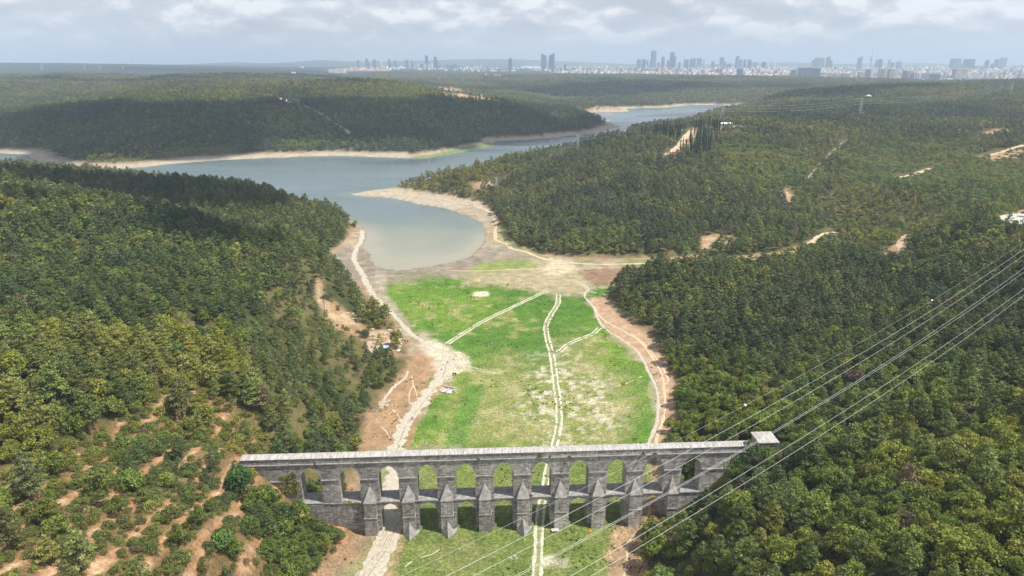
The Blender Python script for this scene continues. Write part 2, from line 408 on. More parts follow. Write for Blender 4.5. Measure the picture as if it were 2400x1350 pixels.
def paint():
    x, y, z = XX, YY, ZZ
    u, v, dep = to_px(x, y, z)
    n0 = fbm(x, y, 7, 4, seed=1); n1 = fbm(x, y, 25, 4, seed=2); n2 = fbm(x, y, 90, 4, seed=4); n3 = fbm(x, y, 2.6, 2, seed=8)
    C = np.empty(x.shape + (3,))
    def lay(col, m, A=C):
        for k in range(3): A[..., k] = A[..., k]*(1-m) + col[k]*m
    C[:] = (0.060, 0.068, 0.026)
    lay((0.13, 0.115, 0.05), smooth(.42, .62, n1))
    far = smooth(2500, 5000, y)
    lay((0.062, 0.085, 0.045), far)
    dist = smooth(4500, 9000, y)
    lay((0.035, 0.046, 0.040), far)  # distant land painted darker and cooler so it reads as blue haze
    lay((0.15, 0.155, 0.12), dist*smooth(.3, .6, n2)*smooth(-200, 900, x))
    soilm = soft(u, v, [(-200,1130),(120,1090),(330,960),(420,880),(560,960),(640,1120),(840,1160),(870,1240),(790,1400),(-200,1500)], 30, (n1-.5)*60) * (y < 330)
    st = np.sin((x*1.0 + y*0.10) / 6.4 * 2*math.pi + (n2-.5)*2.5)      # old terrace rows
    rows = smooth(.0, .9, st + (n0-.5)*1.4)
    lay((0.22, 0.145, 0.07), soilm*.8)
    lay((0.40, 0.225, 0.125), soilm*rows*.9)
    lay((0.52, 0.37, 0.24), soilm*smooth(.5, .95, st + (n0-.5)*1.6)*smooth(.45, .6, n3))
    # bare reddish patches on the hillsides
    for poly, f in BARE:
        m = soft(u, v, poly, f, (n0-.5)*f*2.2 + (n1-.5)*f*2)
        lay((0.38, 0.25, 0.15), m*.9); lay((0.52, 0.40, 0.27), m*smooth(.5, .68, n0)*.7)
    # shores
    s = SS
    hw = z - WATER_Z
    shore = smooth(6, -3, s + (n0-.5)*10)
    lay((0.33, 0.215, 0.14), shore*(y > 60))
    pale = shore*smooth(4.2, 2.6, hw + (n0-.5)*2)*(y > 640) 
    lay((0.42, 0.375, 0.30), pale)
    bands = .5+.5*np.sin(hw*7 + n1*6)
    lay((0.40, 0.33, 0.24), pale*bands*.5)
    pale2 = smooth(3, -1, s)*(y > 400)*(y < 900)*smooth(95, 60, np.abs(x+10) - (y-430)*.9)
    # dry lake bed
    val = (s < 1.5) & (y < 700)
    inb = smooth(2, -6, s + (n1-.5)*10)*(y < 720)
    lay((0.34, 0.275, 0.195), inb*.9)
    rocks = smooth(.5, .62, n0)
    lay((0.45, 0.39, 0.30), inb*rocks*.5)
    lay((0.17, 0.21, 0.07), inb*smooth(.44, .6, n1)*.7*(y < 530))
    mud = inb*smooth(60, 16, SWW + (n1-.5)*22)*(y < 560)
    lay((0.245, 0.205, 0.16), mud)
    lay((0.30, 0.265, 0.21), mud*smooth(.45, .6, n0)*.7)
    gm = np.zeros(x.shape)
    g1 = soft(u, v, [(888,660),(985,640),(1110,650),(1250,678),(1290,690),(1360,690),(1382,676),(1440,662),(1425,690),(1378,700),(1400,752),(1445,800),(1500,842),(1530,890),(1540,960),(1520,1045),(1400,1052),(950,1056),(968,1000),(1010,930),(1048,880),(1070,846),(1040,806),(980,780),(935,735),(905,700)], 11, (n0-.5)*40 + (n1-.5)*34*smooth(700, 660, v))
    g2 = soft(u, v, [(925,1056),(960,1050),(1530,1040),(1510,1180),(1470,1255),(1440,1300),(1425,1500),(860,1500),(915,1300),(950,1230)], 14, (n0-.5)*26)
    gm = np.maximum(g1, g2)*(s < 4)*smooth(488, 446, y + (n1-.5)*70 + (n0-.5)*40)
    hue = smooth(.35, .65, n1)
    gcol = np.empty(C.shape); gcol[:] = (0.090, 0.190, 0.026)
    lay((0.135, 0.225, 0.034), hue, gcol)
    lay((0.068, 0.155, 0.024), smooth(.55, .7, n2)*.8, gcol)
    yel = soft(u, v, [(1060,900),(1180,830),(1240,870),(1290,860),(1330,800),(1400,790),(1420,860),(1470,880),(1480,960),(1440,1050),(1380,1060),(1040,1060),(1060,980)], 40, (n1-.5)*90)
    yel = np.maximum(yel, g2*.55)
    lay((0.22, 0.235, 0.08), yel*.8, gcol)
    lay((0.34, 0.31, 0.16), yel*smooth(.5, .66, n0)*.7, gcol)
    white = soft(u, v, [(1260,860),(1330,840),(1420,900),(1440,1000),(1300,1040),(1180,960),(1240,900)], 45, (n1-.5)*90)
    lay((0.50, 0.47, 0.37), white*smooth(.53, .66, n3)*.85, gcol)
    lay((0.27, 0.27, 0.11), smooth(.52, .68, n0)*smooth(.38, .6, n1)*.75*(1-g2), gcol)
    lay((0.085, 0.20, 0.03), soft(u, v, [(1035,1056),(1090,1056),(1120,960),(1135,900),(1095,905),(1060,990)], 10, 0)*.8, gcol)
    lay((0.12, 0.155, 0.045), g2*.6, gcol)
    C[:] = C*(1-gm[..., None]) + gcol*gm[..., None]
    # patches on the lake bed, drawn from above as soil kinds
    for poly, f, col, k in [
        ([(1085,668),(1110,640),(1290,632),(1360,640),(1400,660),(1370,692),(1260,684),(1150,664)], 9, (0.35,0.30,0.185), .75),
        ([(1360,640),(1400,628),(1500,628),(1540,640),(1470,662),(1400,668),(1370,655)], 6, (0.235,0.15,0.105), .9),
        ([(1130,615),(1230,612),(1290,622),(1180,634),(1100,636)], 5, (0.20,0.27,0.06), .7),
        ([(1180,520),(1200,560),(1260,592),(1290,600),(1250,606),(1170,575),(1150,545)], 6, (0.25,0.26,0.12), .6),
        ([(1270,635),(1290,606),(1340,612),(1350,632),(1310,650)], 6, (0.50,0.41,0.29), .85),
        ([(870,690),(880,640),(905,640),(905,690),(960,760),(930,740)], 6, (0.34,0.29,0.23), .75),
        ([(1108,683),(1146,683),(1146,694),(1110,695)], 2.5, (0.60,0.54,0.40), .95),
        ([(850,1056),(862,1000),(905,935),(955,870),(975,830),(1010,810),(1040,850),(1010,880),(955,960),(930,1056)], 8, (0.335,0.215,0.125), .92),
        ([(945,1056),(952,990),(990,915),(1035,890),(1060,896),(1015,935),(975,1000),(962,1056)], 5, (0.33,0.22,0.12), .85),
        ([(1000,795),(1050,815),(1095,840),(1110,870),(1075,868),(1040,900),(1020,860),(985,810)], 9, (0.52,0.46,0.36), .85),
        ([(1250,1305),(1330,1310),(1330,1330),(1255,1326)], 8, (0.5,0.46,0.36), .6),
        ([(1440,1240),(1510,1170),(1520,1260),(1500,1420),(1425,1420),(1425,1300)], 10, (0.33,0.225,0.14), .92),
        ([(820,1420),(850,1330),(915,1240),(960,1235),(925,1320),(900,1420)], 8, (0.36,0.26,0.16), .6),
        ([(1385,700),(1430,700),(1455,745),(1515,785),(1552,835),(1580,900),(1580,980),(1550,1056),(1525,1056),(1548,975),(1540,890),(1500,830),(1440,790),(1405,745)], 5, (0.40,0.27,0.18), .9),
        ([(1550,603),(1640,600),(1640,625),(1560,622)], 4, (0.40,0.25,0.15), .8)]:
        m = soft(u, v, poly, f, (n0-.5)*f*3)*(y < 640)*(s < 9)
        lay(col, m*k)
        lay(tuple(c*1.35 for c in col), m*k*smooth(.52, .66, n3)*.55)
    # grassy rim on the peninsula shore
    lay((0.15, 0.21, 0.06), soft(u, v, [(950,366),(985,374),(1060,362),(1170,342),(1180,336),(1140,334),(1070,348),(1010,362)], 3)*(y > 900)*.9)
    # moist dark line at the water's edge
    lay((0.20, 0.17, 0.13), smooth(2.2, 0.2, SWW)*smooth(-3, 0, SWW)*(y < 900)*.8)
    # floor under water: silt
    lay((0.30, 0.28, 0.2), (SWW < 0)*.8)
    return C, gm

BARE = [([(735,655),(750,650),(760,700),(830,745),(900,790),(940,835),(900,830),(850,800),(780,760),(740,710)], 12),
        ([(860,775),(905,770),(940,800),(925,830),(870,805)], 6),
        ([(1640,555),(1690,545),(1740,560),(1700,585),(1645,585)], 7),
        ([(1825,452),(1845,440),(1862,468),(1850,488),(1835,475)], 5),
        ([(760,600),(800,575),(840,530),(835,560),(800,610),(820,650),(780,625)], 5),
        ([(2325,508),(2400,490),(2480,500),(2480,545),(2390,540),(2335,528)], 3),
        ([(1700,602),(1830,590),(1920,556),(1935,562),(1850,602),(1770,616),(1700,616)], 4),
        ([(1560,372),(1600,330),(1625,300),(1640,300),(1620,340),(1590,372)], 3),
        ([(1000,205),(1060,205),(1170,232),(1180,240),(1090,236),(1010,215)], 5),
        ([(2260,320),(2330,300),(2390,305),(2360,320),(2290,330)], 5),
        ([(2300,365),(2400,350),(2400,372),(2310,378)], 4),
        ([(760,165),(820,160),(915,160),(915,168),(800,170)], 3),
        ([(1410,300),(1440,308),(1480,318),(1580,318),(1560,326),(1460,322)], 2),
        ([(1100,430),(1160,420),(1165,432),(1110,445)], 4),
        ([(1400,248),(1470,252),(1700,243),(1700,249),(1560,256),(1470,265),(1380,265),(1360,262)], 2),
        ([(1690,296),(1760,296),(1770,304),(1700,306)], 3),
        ([(640,500),(650,500),(650,510),(640,510)], 2),
        ([(2050,608),(2110,560),(2125,570),(2110,590),(2150,602),(2110,606)], 3),
        ([(1490,1100),(1540,1060),(1560,1180),(1500,1230)], 6)]
GC, GM = paint()

# ------------------------------------------------------------------ materials
MATS = {}
def material(name, col=(.5, .5, .5), rough=.85, spec=.2, build=None):
    m = bpy.data.materials.new(name); m.use_nodes = True
    nt = m.node_tree; b = nt.nodes['Principled BSDF']
    b.inputs['Base Color'].default_value = (*col, 1)
    b.inputs['Roughness'].default_value = rough
    b.inputs['Specular IOR Level'].default_value = spec
    if build: build(nt, b)
    MATS[name] = m
    return m

def mul(nt, a, b):
    n = N(nt, 'ShaderNodeMix', data_type='RGBA', blend_type='MULTIPLY', inp={'Factor': 1.0})
    nt.links.new(a, n.inputs[6]); nt.links.new(b, n.inputs[7])
    return n.outputs[2]

def b_ground(nt, b):
    L = nt.links.new
    at = N(nt, 'ShaderNodeAttribute', attribute_name='soil')
    gr = N(nt, 'ShaderNodeAttribute', attribute_name='grass')
    geo = N(nt, 'ShaderNodeNewGeometry')
    n1 = N(nt, 'ShaderNodeTexNoise', inp={'Scale': 1.3, 'Detail': 5.0, 'Roughness': .65})
    n2 = N(nt, 'ShaderNodeTexNoise', inp={'Scale': 0.16, 'Detail': 5.0, 'Roughness': .6})
    mp = N(nt, 'ShaderNodeMapping', inp={'Scale': (0.7, 1.0, 1.0), 'Rotation': (0, 0, .25)})
    n3 = N(nt, 'ShaderNodeTexNoise', inp={'Scale': 1.1, 'Detail': 6.0, 'Roughness': .68, 'Distortion': .8})
    L(geo.outputs['Position'], n1.inputs['Vector']); L(geo.outputs['Position'], n2.inputs['Vector'])
    L(geo.outputs['Position'], mp.inputs[0]); L(mp.outputs[0], n3.inputs['Vector'])
    r1 = ramp(nt, [(.3, (.55, .55, .55)), (.5, (1, 1, 1)), (.72, (1.5, 1.47, 1.4))]); L(n1.outputs['Fac'], r1.inputs[0])
    r2 = ramp(nt, [(.35, (.78, .80, .78)), (.65, (1.2, 1.17, 1.12))]); L(n2.outputs['Fac'], r2.inputs[0])
    c = mul(nt, mul(nt, at.outputs['Color'], r1.outputs[0]), r2.outputs[0])
    r3 = ramp(nt, [(.36, (.62, .68, .6)), (.5, (1.0, 1.0, 1.0)), (.64, (1.7, 1.45, 1.75))]); L(n3.outputs['Fac'], r3.inputs[0])
    g = mul(nt, c, r3.outputs[0])
    mx = N(nt, 'ShaderNodeMix', data_type='RGBA'); L(gr.outputs['Fac'], mx.inputs[0]); L(c, mx.inputs[6]); L(g, mx.inputs[7])
    L(mx.outputs[2], b.inputs['Base Color'])
    bp = N(nt, 'ShaderNodeBump', inp={'Strength': .8, 'Distance': .35}); L(n1.outputs['Fac'], bp.inputs['Height']); L(bp.outputs[0], b.inputs['Normal'])
material('ground_soil', rough=.95, spec=.08, build=b_ground)

def b_water(nt, b):
    L = nt.links.new
    at = N(nt, 'ShaderNodeAttribute', attribute_name='silt')
    geo = N(nt, 'ShaderNodeNewGeometry')
    n = N(nt, 'ShaderNodeTexNoise', inp={'Scale': .012, 'Detail': 5.0, 'Distortion': 1.0}); L(geo.outputs['Position'], n.inputs['Vector'])
    ad = N(nt, 'ShaderNodeMath', operation='MULTIPLY_ADD', inp={1: .35}); L(n.outputs['Fac'], ad.inputs[0])
    sb = N(nt, 'ShaderNodeMath', operation='SUBTRACT', inp={1: .17}); L(at.outputs['Fac'], sb.inputs[0]); L(sb.outputs[0], ad.inputs[2])
    r = ramp(nt, [(0, (.11, .155, .165)), (.35, (.14, .18, .165)), (.7, (.22, .235, .175)), (1, (.31, .29, .215))]); L(ad.outputs[0], r.inputs[0])
    L(r.outputs[0], b.inputs['Base Color'])
    w = N(nt, 'ShaderNodeTexNoise', inp={'Scale': .35, 'Detail': 4.0, 'Roughness': .6})
    mp = N(nt, 'ShaderNodeMapping', inp={'Scale': (.4, 1.0, 1.0)}); L(geo.outputs['Position'], mp.inputs[0]); L(mp.outputs[0], w.inputs['Vector'])
    bp = N(nt, 'ShaderNodeBump', inp={'Strength': .35, 'Distance': .25}); L(w.outputs['Fac'], bp.inputs['Height']); L(bp.outputs[0], b.inputs['Normal'])
    w2 = N(nt, 'ShaderNodeTexNoise', inp={'Scale': .008, 'Detail': 3.0, 'Distortion': .6}); L(mp.outputs[0], w2.inputs['Vector'])
    rr = N(nt, 'ShaderNodeMapRange', inp={'From Min': .35, 'From Max': .65, 'To Min': .12, 'To Max': .34}); L(w2.outputs['Fac'], rr.inputs['Value']); L(rr.outputs[0], b.inputs['Roughness'])
material('lake_water', rough=.2, spec=.5, build=b_water)
MATS['lake_water'].node_tree.nodes['Principled BSDF'].inputs['IOR'].default_value = 1.33

def b_leaf(nt, b):
    L = nt.links.new
    tint = N(nt, 'ShaderNodeAttribute', attribute_type='INSTANCER', attribute_name='tint')
    sh = N(nt, 'ShaderNodeAttribute', attribute_name='leaf_tone')
    geo = N(nt, 'ShaderNodeNewGeometry')
    n = N(nt, 'ShaderNodeTexNoise', inp={'Scale': .9, 'Detail': 2.0}); L(geo.outputs['Position'], n.inputs['Vector'])
    r = ramp(nt, [(.3, (.72, .78, .8)), (.7, (1.3, 1.22, 1.1))]); L(n.outputs['Fac'], r.inputs[0])
    c = mul(nt, mul(nt, tint.outputs['Color'], sh.outputs['Color']), r.outputs[0])
    L(c, b.inputs['Base Color'])
    tr = N(nt, 'ShaderNodeBsdfTranslucent'); L(c, tr.inputs['Color'])
    mx = N(nt, 'ShaderNodeMixShader', inp={0: .25}); L(b.outputs[0], mx.inputs[1]); L(tr.outputs[0], mx.inputs[2])
    out = [q for q in nt.nodes if q.type == 'OUTPUT_MATERIAL'][0]; L(mx.outputs[0], out.inputs[0])
material('leaves', rough=.6, spec=.25, build=b_leaf)
def noisy(c0, c1, scale=2.0, detail=4.0, bump=0.0, lo=.35, hi=.65, stretch=(1, 1, 1), obj=True):
    def f(nt, b):
        L = nt.links.new
        tc = N(nt, 'ShaderNodeTexCoord'); mp = N(nt, 'ShaderNodeMapping', inp={'Scale': stretch}); L(tc.outputs['Object'], mp.inputs[0])
        n = N(nt, 'ShaderNodeTexNoise', inp={'Scale': scale, 'Detail': detail, 'Roughness': .62}); L(mp.outputs[0], n.inputs['Vector'])
        r = ramp(nt, [(lo, c0), (hi, c1)]); L(n.outputs['Fac'], r.inputs[0]); L(r.outputs[0], b.inputs['Base Color'])
        if bump:
            bp = N(nt, 'ShaderNodeBump', inp={'Strength': .7, 'Distance': bump}); L(n.outputs['Fac'], bp.inputs['Height']); L(bp.outputs[0], b.inputs['Normal'])
    return f
material('bark', rough=.95, spec=.05, build=noisy((.07, .052, .04), (.15, .12, .095), 3.0))

# ------------------------------------------------------------------ ground
def build_ground():
    nx, ny = len(GX), len(GY)
    V = np.stack([XX, YY, ZZ], -1).reshape(-1, 3)
    j, i = np.meshgrid(np.arange(ny-1), np.arange(nx-1), indexing='ij')
    keep = (np.abs(GX[i]) < GY[j]*0.95 + 420) & (np.abs(GX[i+1]) < GY[j]*0.95 + 1200)
    a = (j*nx + i)[keep]
    Fc = np.stack([a, a+1, a+1+nx, a+nx], -1)
    used = np.unique(Fc); remap = np.full(len(V), -1); remap[used] = np.arange(len(used))
    me = mesh_from('ground', V[used], remap[Fc], [MATS['ground_soil']], smooth=True)
    ca = me.color_attributes.new('soil', 'FLOAT_COLOR', 'POINT')
    rgba = np.ones((len(used), 4), np.float32); rgba[:, :3] = GC.reshape(-1, 3)[used]
    ca.data.foreach_set('color', rgba.ravel())
    fa = me.attributes.new('grass', 'FLOAT', 'POINT'); fa.data.foreach_set('value', GM.reshape(-1)[used].astype(np.float32))
    tag(link('ground', me), kind='structure', label='hilly ground with a dried out green lake bed and bare soil')
build_ground()

def build_water():
    xs = axis(-160, 160, 8, 1.12, -2600, 2600); ys = axis(480, 800, 6, 1.04, 400, 3300)
    x, y = np.meshgrid(xs, ys)
    sw = poly_sd(x, y, WATER)
    nx, ny = len(xs), len(ys)
    j, i = np.meshgrid(np.arange(ny-1), np.arange(nx-1), indexing='ij')
    m = sw < 60 + y*.05
    keep = m[j, i] | m[j, i+1] | m[j+1, i] | m[j+1, i+1]
    a = (j*nx + i)[keep]
    V = np.stack([x, y, np.full(x.shape, WATER_Z)], -1).reshape(-1, 3)
    Fc = np.stack([a, a+1, a+1+nx, a+nx], -1)
    used = np.unique(Fc); remap = np.full(len(V), -1); remap[used] = np.arange(len(used))
    me = mesh_from('lake_water', V[used], remap[Fc], [MATS['lake_water']])
    silt = smooth(760, 500, y + (fbm(x, y, 70, 3)-.5)*110 - np.abs(x+20)*.2)*.95 + smooth(22, 0, -sw)*.25
    fa = me.attributes.new('silt', 'FLOAT', 'POINT'); fa.data.foreach_set('value', silt.reshape(-1)[used].astype(np.float32))
    tag(link('lake_water', me), kind='structure', label='still grey green lake turning silty towards the dry bed')
build_water()

def build_haze():
    mb = MB(); mb.box(-14500, 14500, -300, 22500, -60, 520)
    m = bpy.data.materials.new('haze'); m.use_nodes = True
    nt = m.node_tree; nt.nodes.clear()
    o = N(nt, 'ShaderNodeOutputMaterial'); p = N(nt, 'ShaderNodeVolumePrincipled')
    p.inputs['Color'].default_value = (.66, .81, 1.0, 1)
    p.inputs['Density'].default_value = 0.000100
    p.inputs['Anisotropy'].default_value = 0.0
    nt.links.new(p.outputs[0], o.inputs['Volume'])
    h = mb.build('haze', m); tag(h, kind='stuff', label='thin pale blue haze in the air over the valley')
build_haze()

# ------------------------------------------------------------------ clouds added overhead, out of view, shaped to shade parts of the hills
material('cloud_white', (.9, .9, .9), rough=1, spec=0)
def cloud(cx, cy, rx, ry, rot, seed):
    k = 1250 / math.tan(SUN_EL)
    ox, oy = cx + SUN_DIR.x/math.cos(SUN_EL)*k, cy + SUN_DIR.y/math.cos(SUN_EL)*k
    rr = random.Random(seed)
    bm = bmesh.new()
    for i in range(11):
        a = rr.uniform(0, 6.28); q = math.sqrt(rr.random())*.72
        s = rr.uniform(.28, .5)
        M = Matrix.Translation((math.cos(a)*q*rx, math.sin(a)*q*ry, rr.uniform(0, 60))) @ Matrix.Diagonal((rx*s, ry*s*rr.uniform(.8, 1.2), min(rx, ry)*s*.55, 1))
        bmesh.ops.create_icosphere(bm, subdivisions=3, radius=1, matrix=M)
    for v in bm.verts:
        d = v.co.normalized() if v.co.length else Vector((0, 0, 1))
        w = mn.noise(v.co*(5.0/max(rx, ry))) * .16 + mn.noise(v.co*(14.0/max(rx, ry))) * .07
        v.co += Vector((d.x*rx*w, d.y*ry*w, abs(w)*min(rx, ry)*.4))
        if v.co.z < -30: v.co.z = -30 + (v.co.z+30)*.1
    me = bpy.data.meshes.new('cloud'); bm.to_mesh(me); bm.free(); me.materials.append(MATS['cloud_white'])
    me.polygons.foreach_set('use_smooth', np.ones(len(me.polygons), bool))
    tag(link('cloud', me, loc=(ox, oy, 1250), rz=rot), kind='structure', label='unseen heaped white cloud added overhead to shade the hills')
import mathutils.noise as mn
SHADE_CLOUDS = [(-520, 1330, 420, 230, .1, 3), (40, 1560, 380, 210, -.15, 5), (330, 1750, 230, 120, 0, 6), (-900, 1300, 330, 190, .1, 11), (-150, 1420, 260, 170, 0, 31), (-330, 640, 160, 62, .05, 8), (-270, 460, 125, 55, -.1, 9),
          (500, 3300, 900, 330, 0, 15), (-1300, 2900, 700, 130, 0, 17), (-300, 2150, 330, 90, 0, 35), (820, 2160, 430, 150, 0.1, 19), (-2500, 6300, 2200, 600, 0, 21), (1250, 1330, 150, 60, .3, 23)]
for c in SHADE_CLOUDS: cloud(*c)

# ------------------------------------------------------------------ foliage meshes
def leaf_cloud(name, clumps, nleaf, size, seed, outward=.55, flat=0.0):
    """clumps: list of (x,y,z,rx,ry,rz,tone). Leaf-sized faces spread through each clump, mostly on its outer shell."""
    g = np.random.default_rng(seed)
    w = np.array([c[3]*c[4] + c[3]*c[5] for c in clumps]); cnt = np.maximum(3, (nleaf*w/w.sum())).astype(int)
    P, Nn, T = [], [], []
    for c, k in zip(clumps, cnt):
        d = g.normal(size=(k, 3)); d /= np.linalg.norm(d, axis=1)[:, None]
        d[:, 2] = np.where((d[:, 2] < -.35) & (g.random(k) < .7), -d[:, 2], d[:, 2])
        rad = (0.62 + .48*g.random(k))[:, None]
        P.append(np.array(c[:3]) + d*rad*np.array(c[3:6]))
        nn = d*outward + g.normal(size=(k, 3))*(1-outward)*.8; nn[:, 2] += flat
        Nn.append(nn/np.linalg.norm(nn, axis=1)[:, None])
        T.append(c[6]*(0.8 + .4*g.random(k)))
    P = np.concatenate(P); Nn = np.concatenate(Nn); T = np.concatenate(T)
    k = len(P)
    a = np.cross(Nn, g.normal(size=(k, 3))); a /= np.linalg.norm(a, axis=1)[:, None]; b = np.cross(Nn, a)
    s = (size*(.6 + .8*g.random(k)))[:, None]
    asp = (.5 + .5*g.random(k))[:, None]
    V = np.stack([P-a*s, P-b*s*asp, P+a*s*.9, P+b*s*asp*.8], 1).reshape(-1, 3)
    Fc = np.arange(4*k).reshape(k, 4)
    me = mesh_from(name, V, Fc, [MATS['leaves']])
    ca = me.color_attributes.new('leaf_tone', 'FLOAT_COLOR', 'POINT')
    rgba = np.ones((4*k, 4), np.float32)
    rgba[:, :3] = np.repeat(T, 4)[:, None]
    ca.data.foreach_set('color', rgba.ravel())
    return me

def crown_clumps(kind, seed, n):
    r = random.Random(seed); out = []
    KX, KY, KZ = 1, 1, 1
    if kind == 'broadleaf':       # round uneven crown, unit: height 8, radius about 3.6
        for i in range(n):
            a = i*2.399 + r.uniform(-.3, .3); q = math.sqrt((i+.5)/n); lift = 1 - q*q*.75
            rad = 2.5*q*r.uniform(.85, 1.15)
            z = 2.6 + 3.9*lift*r.uniform(.75, 1.1)
            s = r.uniform(.95, 1.6)
            out.append((rad*math.cos(a), rad*math.sin(a), z, s, s*r.uniform(.8, 1.15), s*r.uniform(.65, .9), r.uniform(.72, 1.22)))
        for i in range(n//3):
            a = r.uniform(0, 6.28); rad = r.uniform(.5, 2.6)
            out.append((rad*math.cos(a), rad*math.sin(a), r.uniform(1.8, 3.4), 1.1, 1.1, .8, r.uniform(.6, .95)))
        sx, sy, sz = r.uniform(.8, 1.15), r.uniform(.8, 1.15), r.uniform(.78, 1.4)      # no two crowns alike: squat, tall, lopsided, some with missing boughs
        lx, ly = r.uniform(-.12, .12), r.uniform(-.12, .12)
        drop = set(r.sample(range(len(out)), max(1, len(out)//7)))
        out = [(a*sx + lx*c, b*sy + ly*c, c*sz, d*r.uniform(.7, 1.15), e*r.uniform(.7, 1.1), f, g) for k, (a, b, c, d, e, f, g) in enumerate(out) if k not in drop]
    elif kind == 'pine':          # irregular plates of needles on whorled limbs, height 11
        for i in range(n):
            f = (i+.5)/n
            z = 3.6 + 7.0*f
            rad0 = 3.1*(1-f)**.55*r.uniform(.55, 1.1)
            a = i*2.399 + r.uniform(-.4, .4)
            s = r.uniform(.9, 1.45)*(1.08-.45*f)
            out.append((rad0*math.cos(a), rad0*math.sin(a), z-.1*rad0, s*1.15, s*1.15, s*.42, r.uniform(.72, 1.2)))
        out.append((0, 0, 10.7, .6, .6, .7, 1.15))
    elif kind == 'stone_pine':    # domed, even, brighter
        for i in range(n):
            a = i*2.399; q = math.sqrt((i+.5)/n); rad = 2.7*q
            s = r.uniform(.9, 1.3)
            out.append((rad*math.cos(a), rad*math.sin(a), 3.4 + 2.6*(1-q*q*.8)+r.uniform(-.2, .2), s, s, s*.75, r.uniform(.85, 1.15)))
    elif kind == 'shrub':         # low wide bush, height 2.6
        for i in range(n):
            a = i*2.399; q = math.sqrt((i+.5)/n); rad = 1.5*q*r.uniform(.8, 1.2)
            s = r.uniform(.6, 1.0)
            out.append((rad*math.cos(a), rad*math.sin(a), .7 + 1.2*(1-q*q)*r.uniform(.7, 1.1), s, s*r.uniform(.8, 1.2), s*.75, r.uniform(.72, 1.2)))
    elif kind == 'cypress':       # narrow column, height 13
        for i in range(n):
            f = (i+.5)/n; rad = .95*math.sin(math.pi*min(1, .12+f*.88))**.7
            a = i*2.399
            out.append((rad*.35*math.cos(a), rad*.35*math.sin(a), .9+12*f, rad*.8, rad*.8, 12/n*1.6, r.uniform(.85, 1.12)))
    elif kind == 'poplar':        # upright pale tree, height 11
        for i in range(n):
            f = (i+.5)/n; rad = 1.9*math.sin(math.pi*min(1, .1+f*.85))**.8
            a = i*2.399
            out.append((rad*.6*math.cos(a), rad*.6*math.sin(a), 2+9*f, rad*.62, rad*.62, 1.0, r.uniform(.8, 1.2)))
    elif kind == 'dead':
        for i in range(n):
            a = i*2.399; rad = r.uniform(.3, 2.2)
            out.append((rad*math.cos(a), rad*math.sin(a), r.uniform(2.5, 7), .7, .7, .5, r.uniform(.8, 1.2)))
    return out

def trunk_mesh(name, kind, seed):
    r = random.Random(seed); mb = MB()
    hgt, r0, limbs, lz = {'broadleaf': (5.4, .26, 5, (1.6, 3.6)), 'pine': (10.6, .24, 8, (3.4, 9.0)), 'stone_pine': (4.6, .22, 5, (2.2, 3.8)), 'shrub': (1.2, .1, 3, (.2, .6)),
                          'cypress': (9, .16, 0, (1, 2)), 'poplar': (9.5, .2, 5, (2.5, 7)), 'dead': (7.5, .2, 9, (2, 6.5))}[kind]
    n = 5
    pts = [(r.uniform(-.12, .12)*k, r.uniform(-.12, .12)*k, -1.0 + (hgt+1)*k/n) for k in range(n+1)]
    mb.tube(pts, [r0*(1.15 - .95*k/n) for k in range(n+1)], 6)
    for i in range(limbs):
        a = i*2.399 + r.uniform(-.3, .3); z = lz[0] + (lz[1]-lz[0])*i/max(1, limbs-1)
        ln = {'broadleaf': 2.2, 'pine': 2.6*(1.15-z/11), 'stone_pine': 2.0, 'shrub': .9, 'poplar': 1.0, 'dead': 2.2}[kind]
        up = .35 if kind == 'pine' else .9
        mb.tube([(0, 0, z), (ln*.5*math.cos(a), ln*.5*math.sin(a), z + up*ln*.35), (ln*math.cos(a), ln*math.sin(a), z + up*ln*.8)], [r0*.42, r0*.28, r0*.1], 4)
    return mb.mesh(name, MATS['bark'])

LOD = {'broadleaf': [(16, 1500, .26), (12, 420, .46), (8, 130, .85)], 'pine': [(26, 1700, .24), (18, 460, .42), (11, 130, .8)], 'stone_pine': [(16, 1100, .25), (12, 400, .42), (8, 120, .8)],
       'shrub': [(9, 620, .19), (7, 190, .34), (5, 60, .62)], 'cypress': [(12, 800, .2), (9, 260, .36), (7, 90, .6)], 'poplar': [(13, 900, .24), (10, 300, .4), (8, 100, .7)], 'dead': [(14, 260, .12), (10, 90, .2), (8, 40, .3)]}
CROWN, TRUNK = {}, {}
for kd, lods in LOD.items():
    nv = {'broadleaf': 8, 'pine': 7, 'shrub': 5}.get(kd, 2)
    for li, (nc, nl, sz) in enumerate(lods):
        CROWN[kd, li] = [leaf_cloud(kd + '_crown', crown_clumps(kd, 100*li + 7*k + 1, nc), nl, sz, 50+k+10*li, flat=.25 if kd == 'pine' else 0) for k in range(nv)]
    TRUNK[kd] = [trunk_mesh(kd + '_trunk', kd, 31+k) for k in range(nv)]

# ------------------------------------------------------------------ where trees grow
# zones: photo polygons of woodland kinds -> shares (broadleaf, pine, stone_pine, shrub), density factor, size factor, tint factor
def zone(u, v, poly, f, nz): return soft(u, v, poly, f, nz*f*2)

KINDS = ['broadleaf', 'pine', 'stone_pine', 'shrub']
BASE_TINT = {'broadleaf': (.165, .205, .052), 'pine': (.112, .146, .056), 'stone_pine': (.150, .215, .065), 'shrub': (.150, .170, .055), 'cypress': (.026, .052, .030), 'poplar': (.3, .33, .06), 'dead': (.25, .2, .16)}

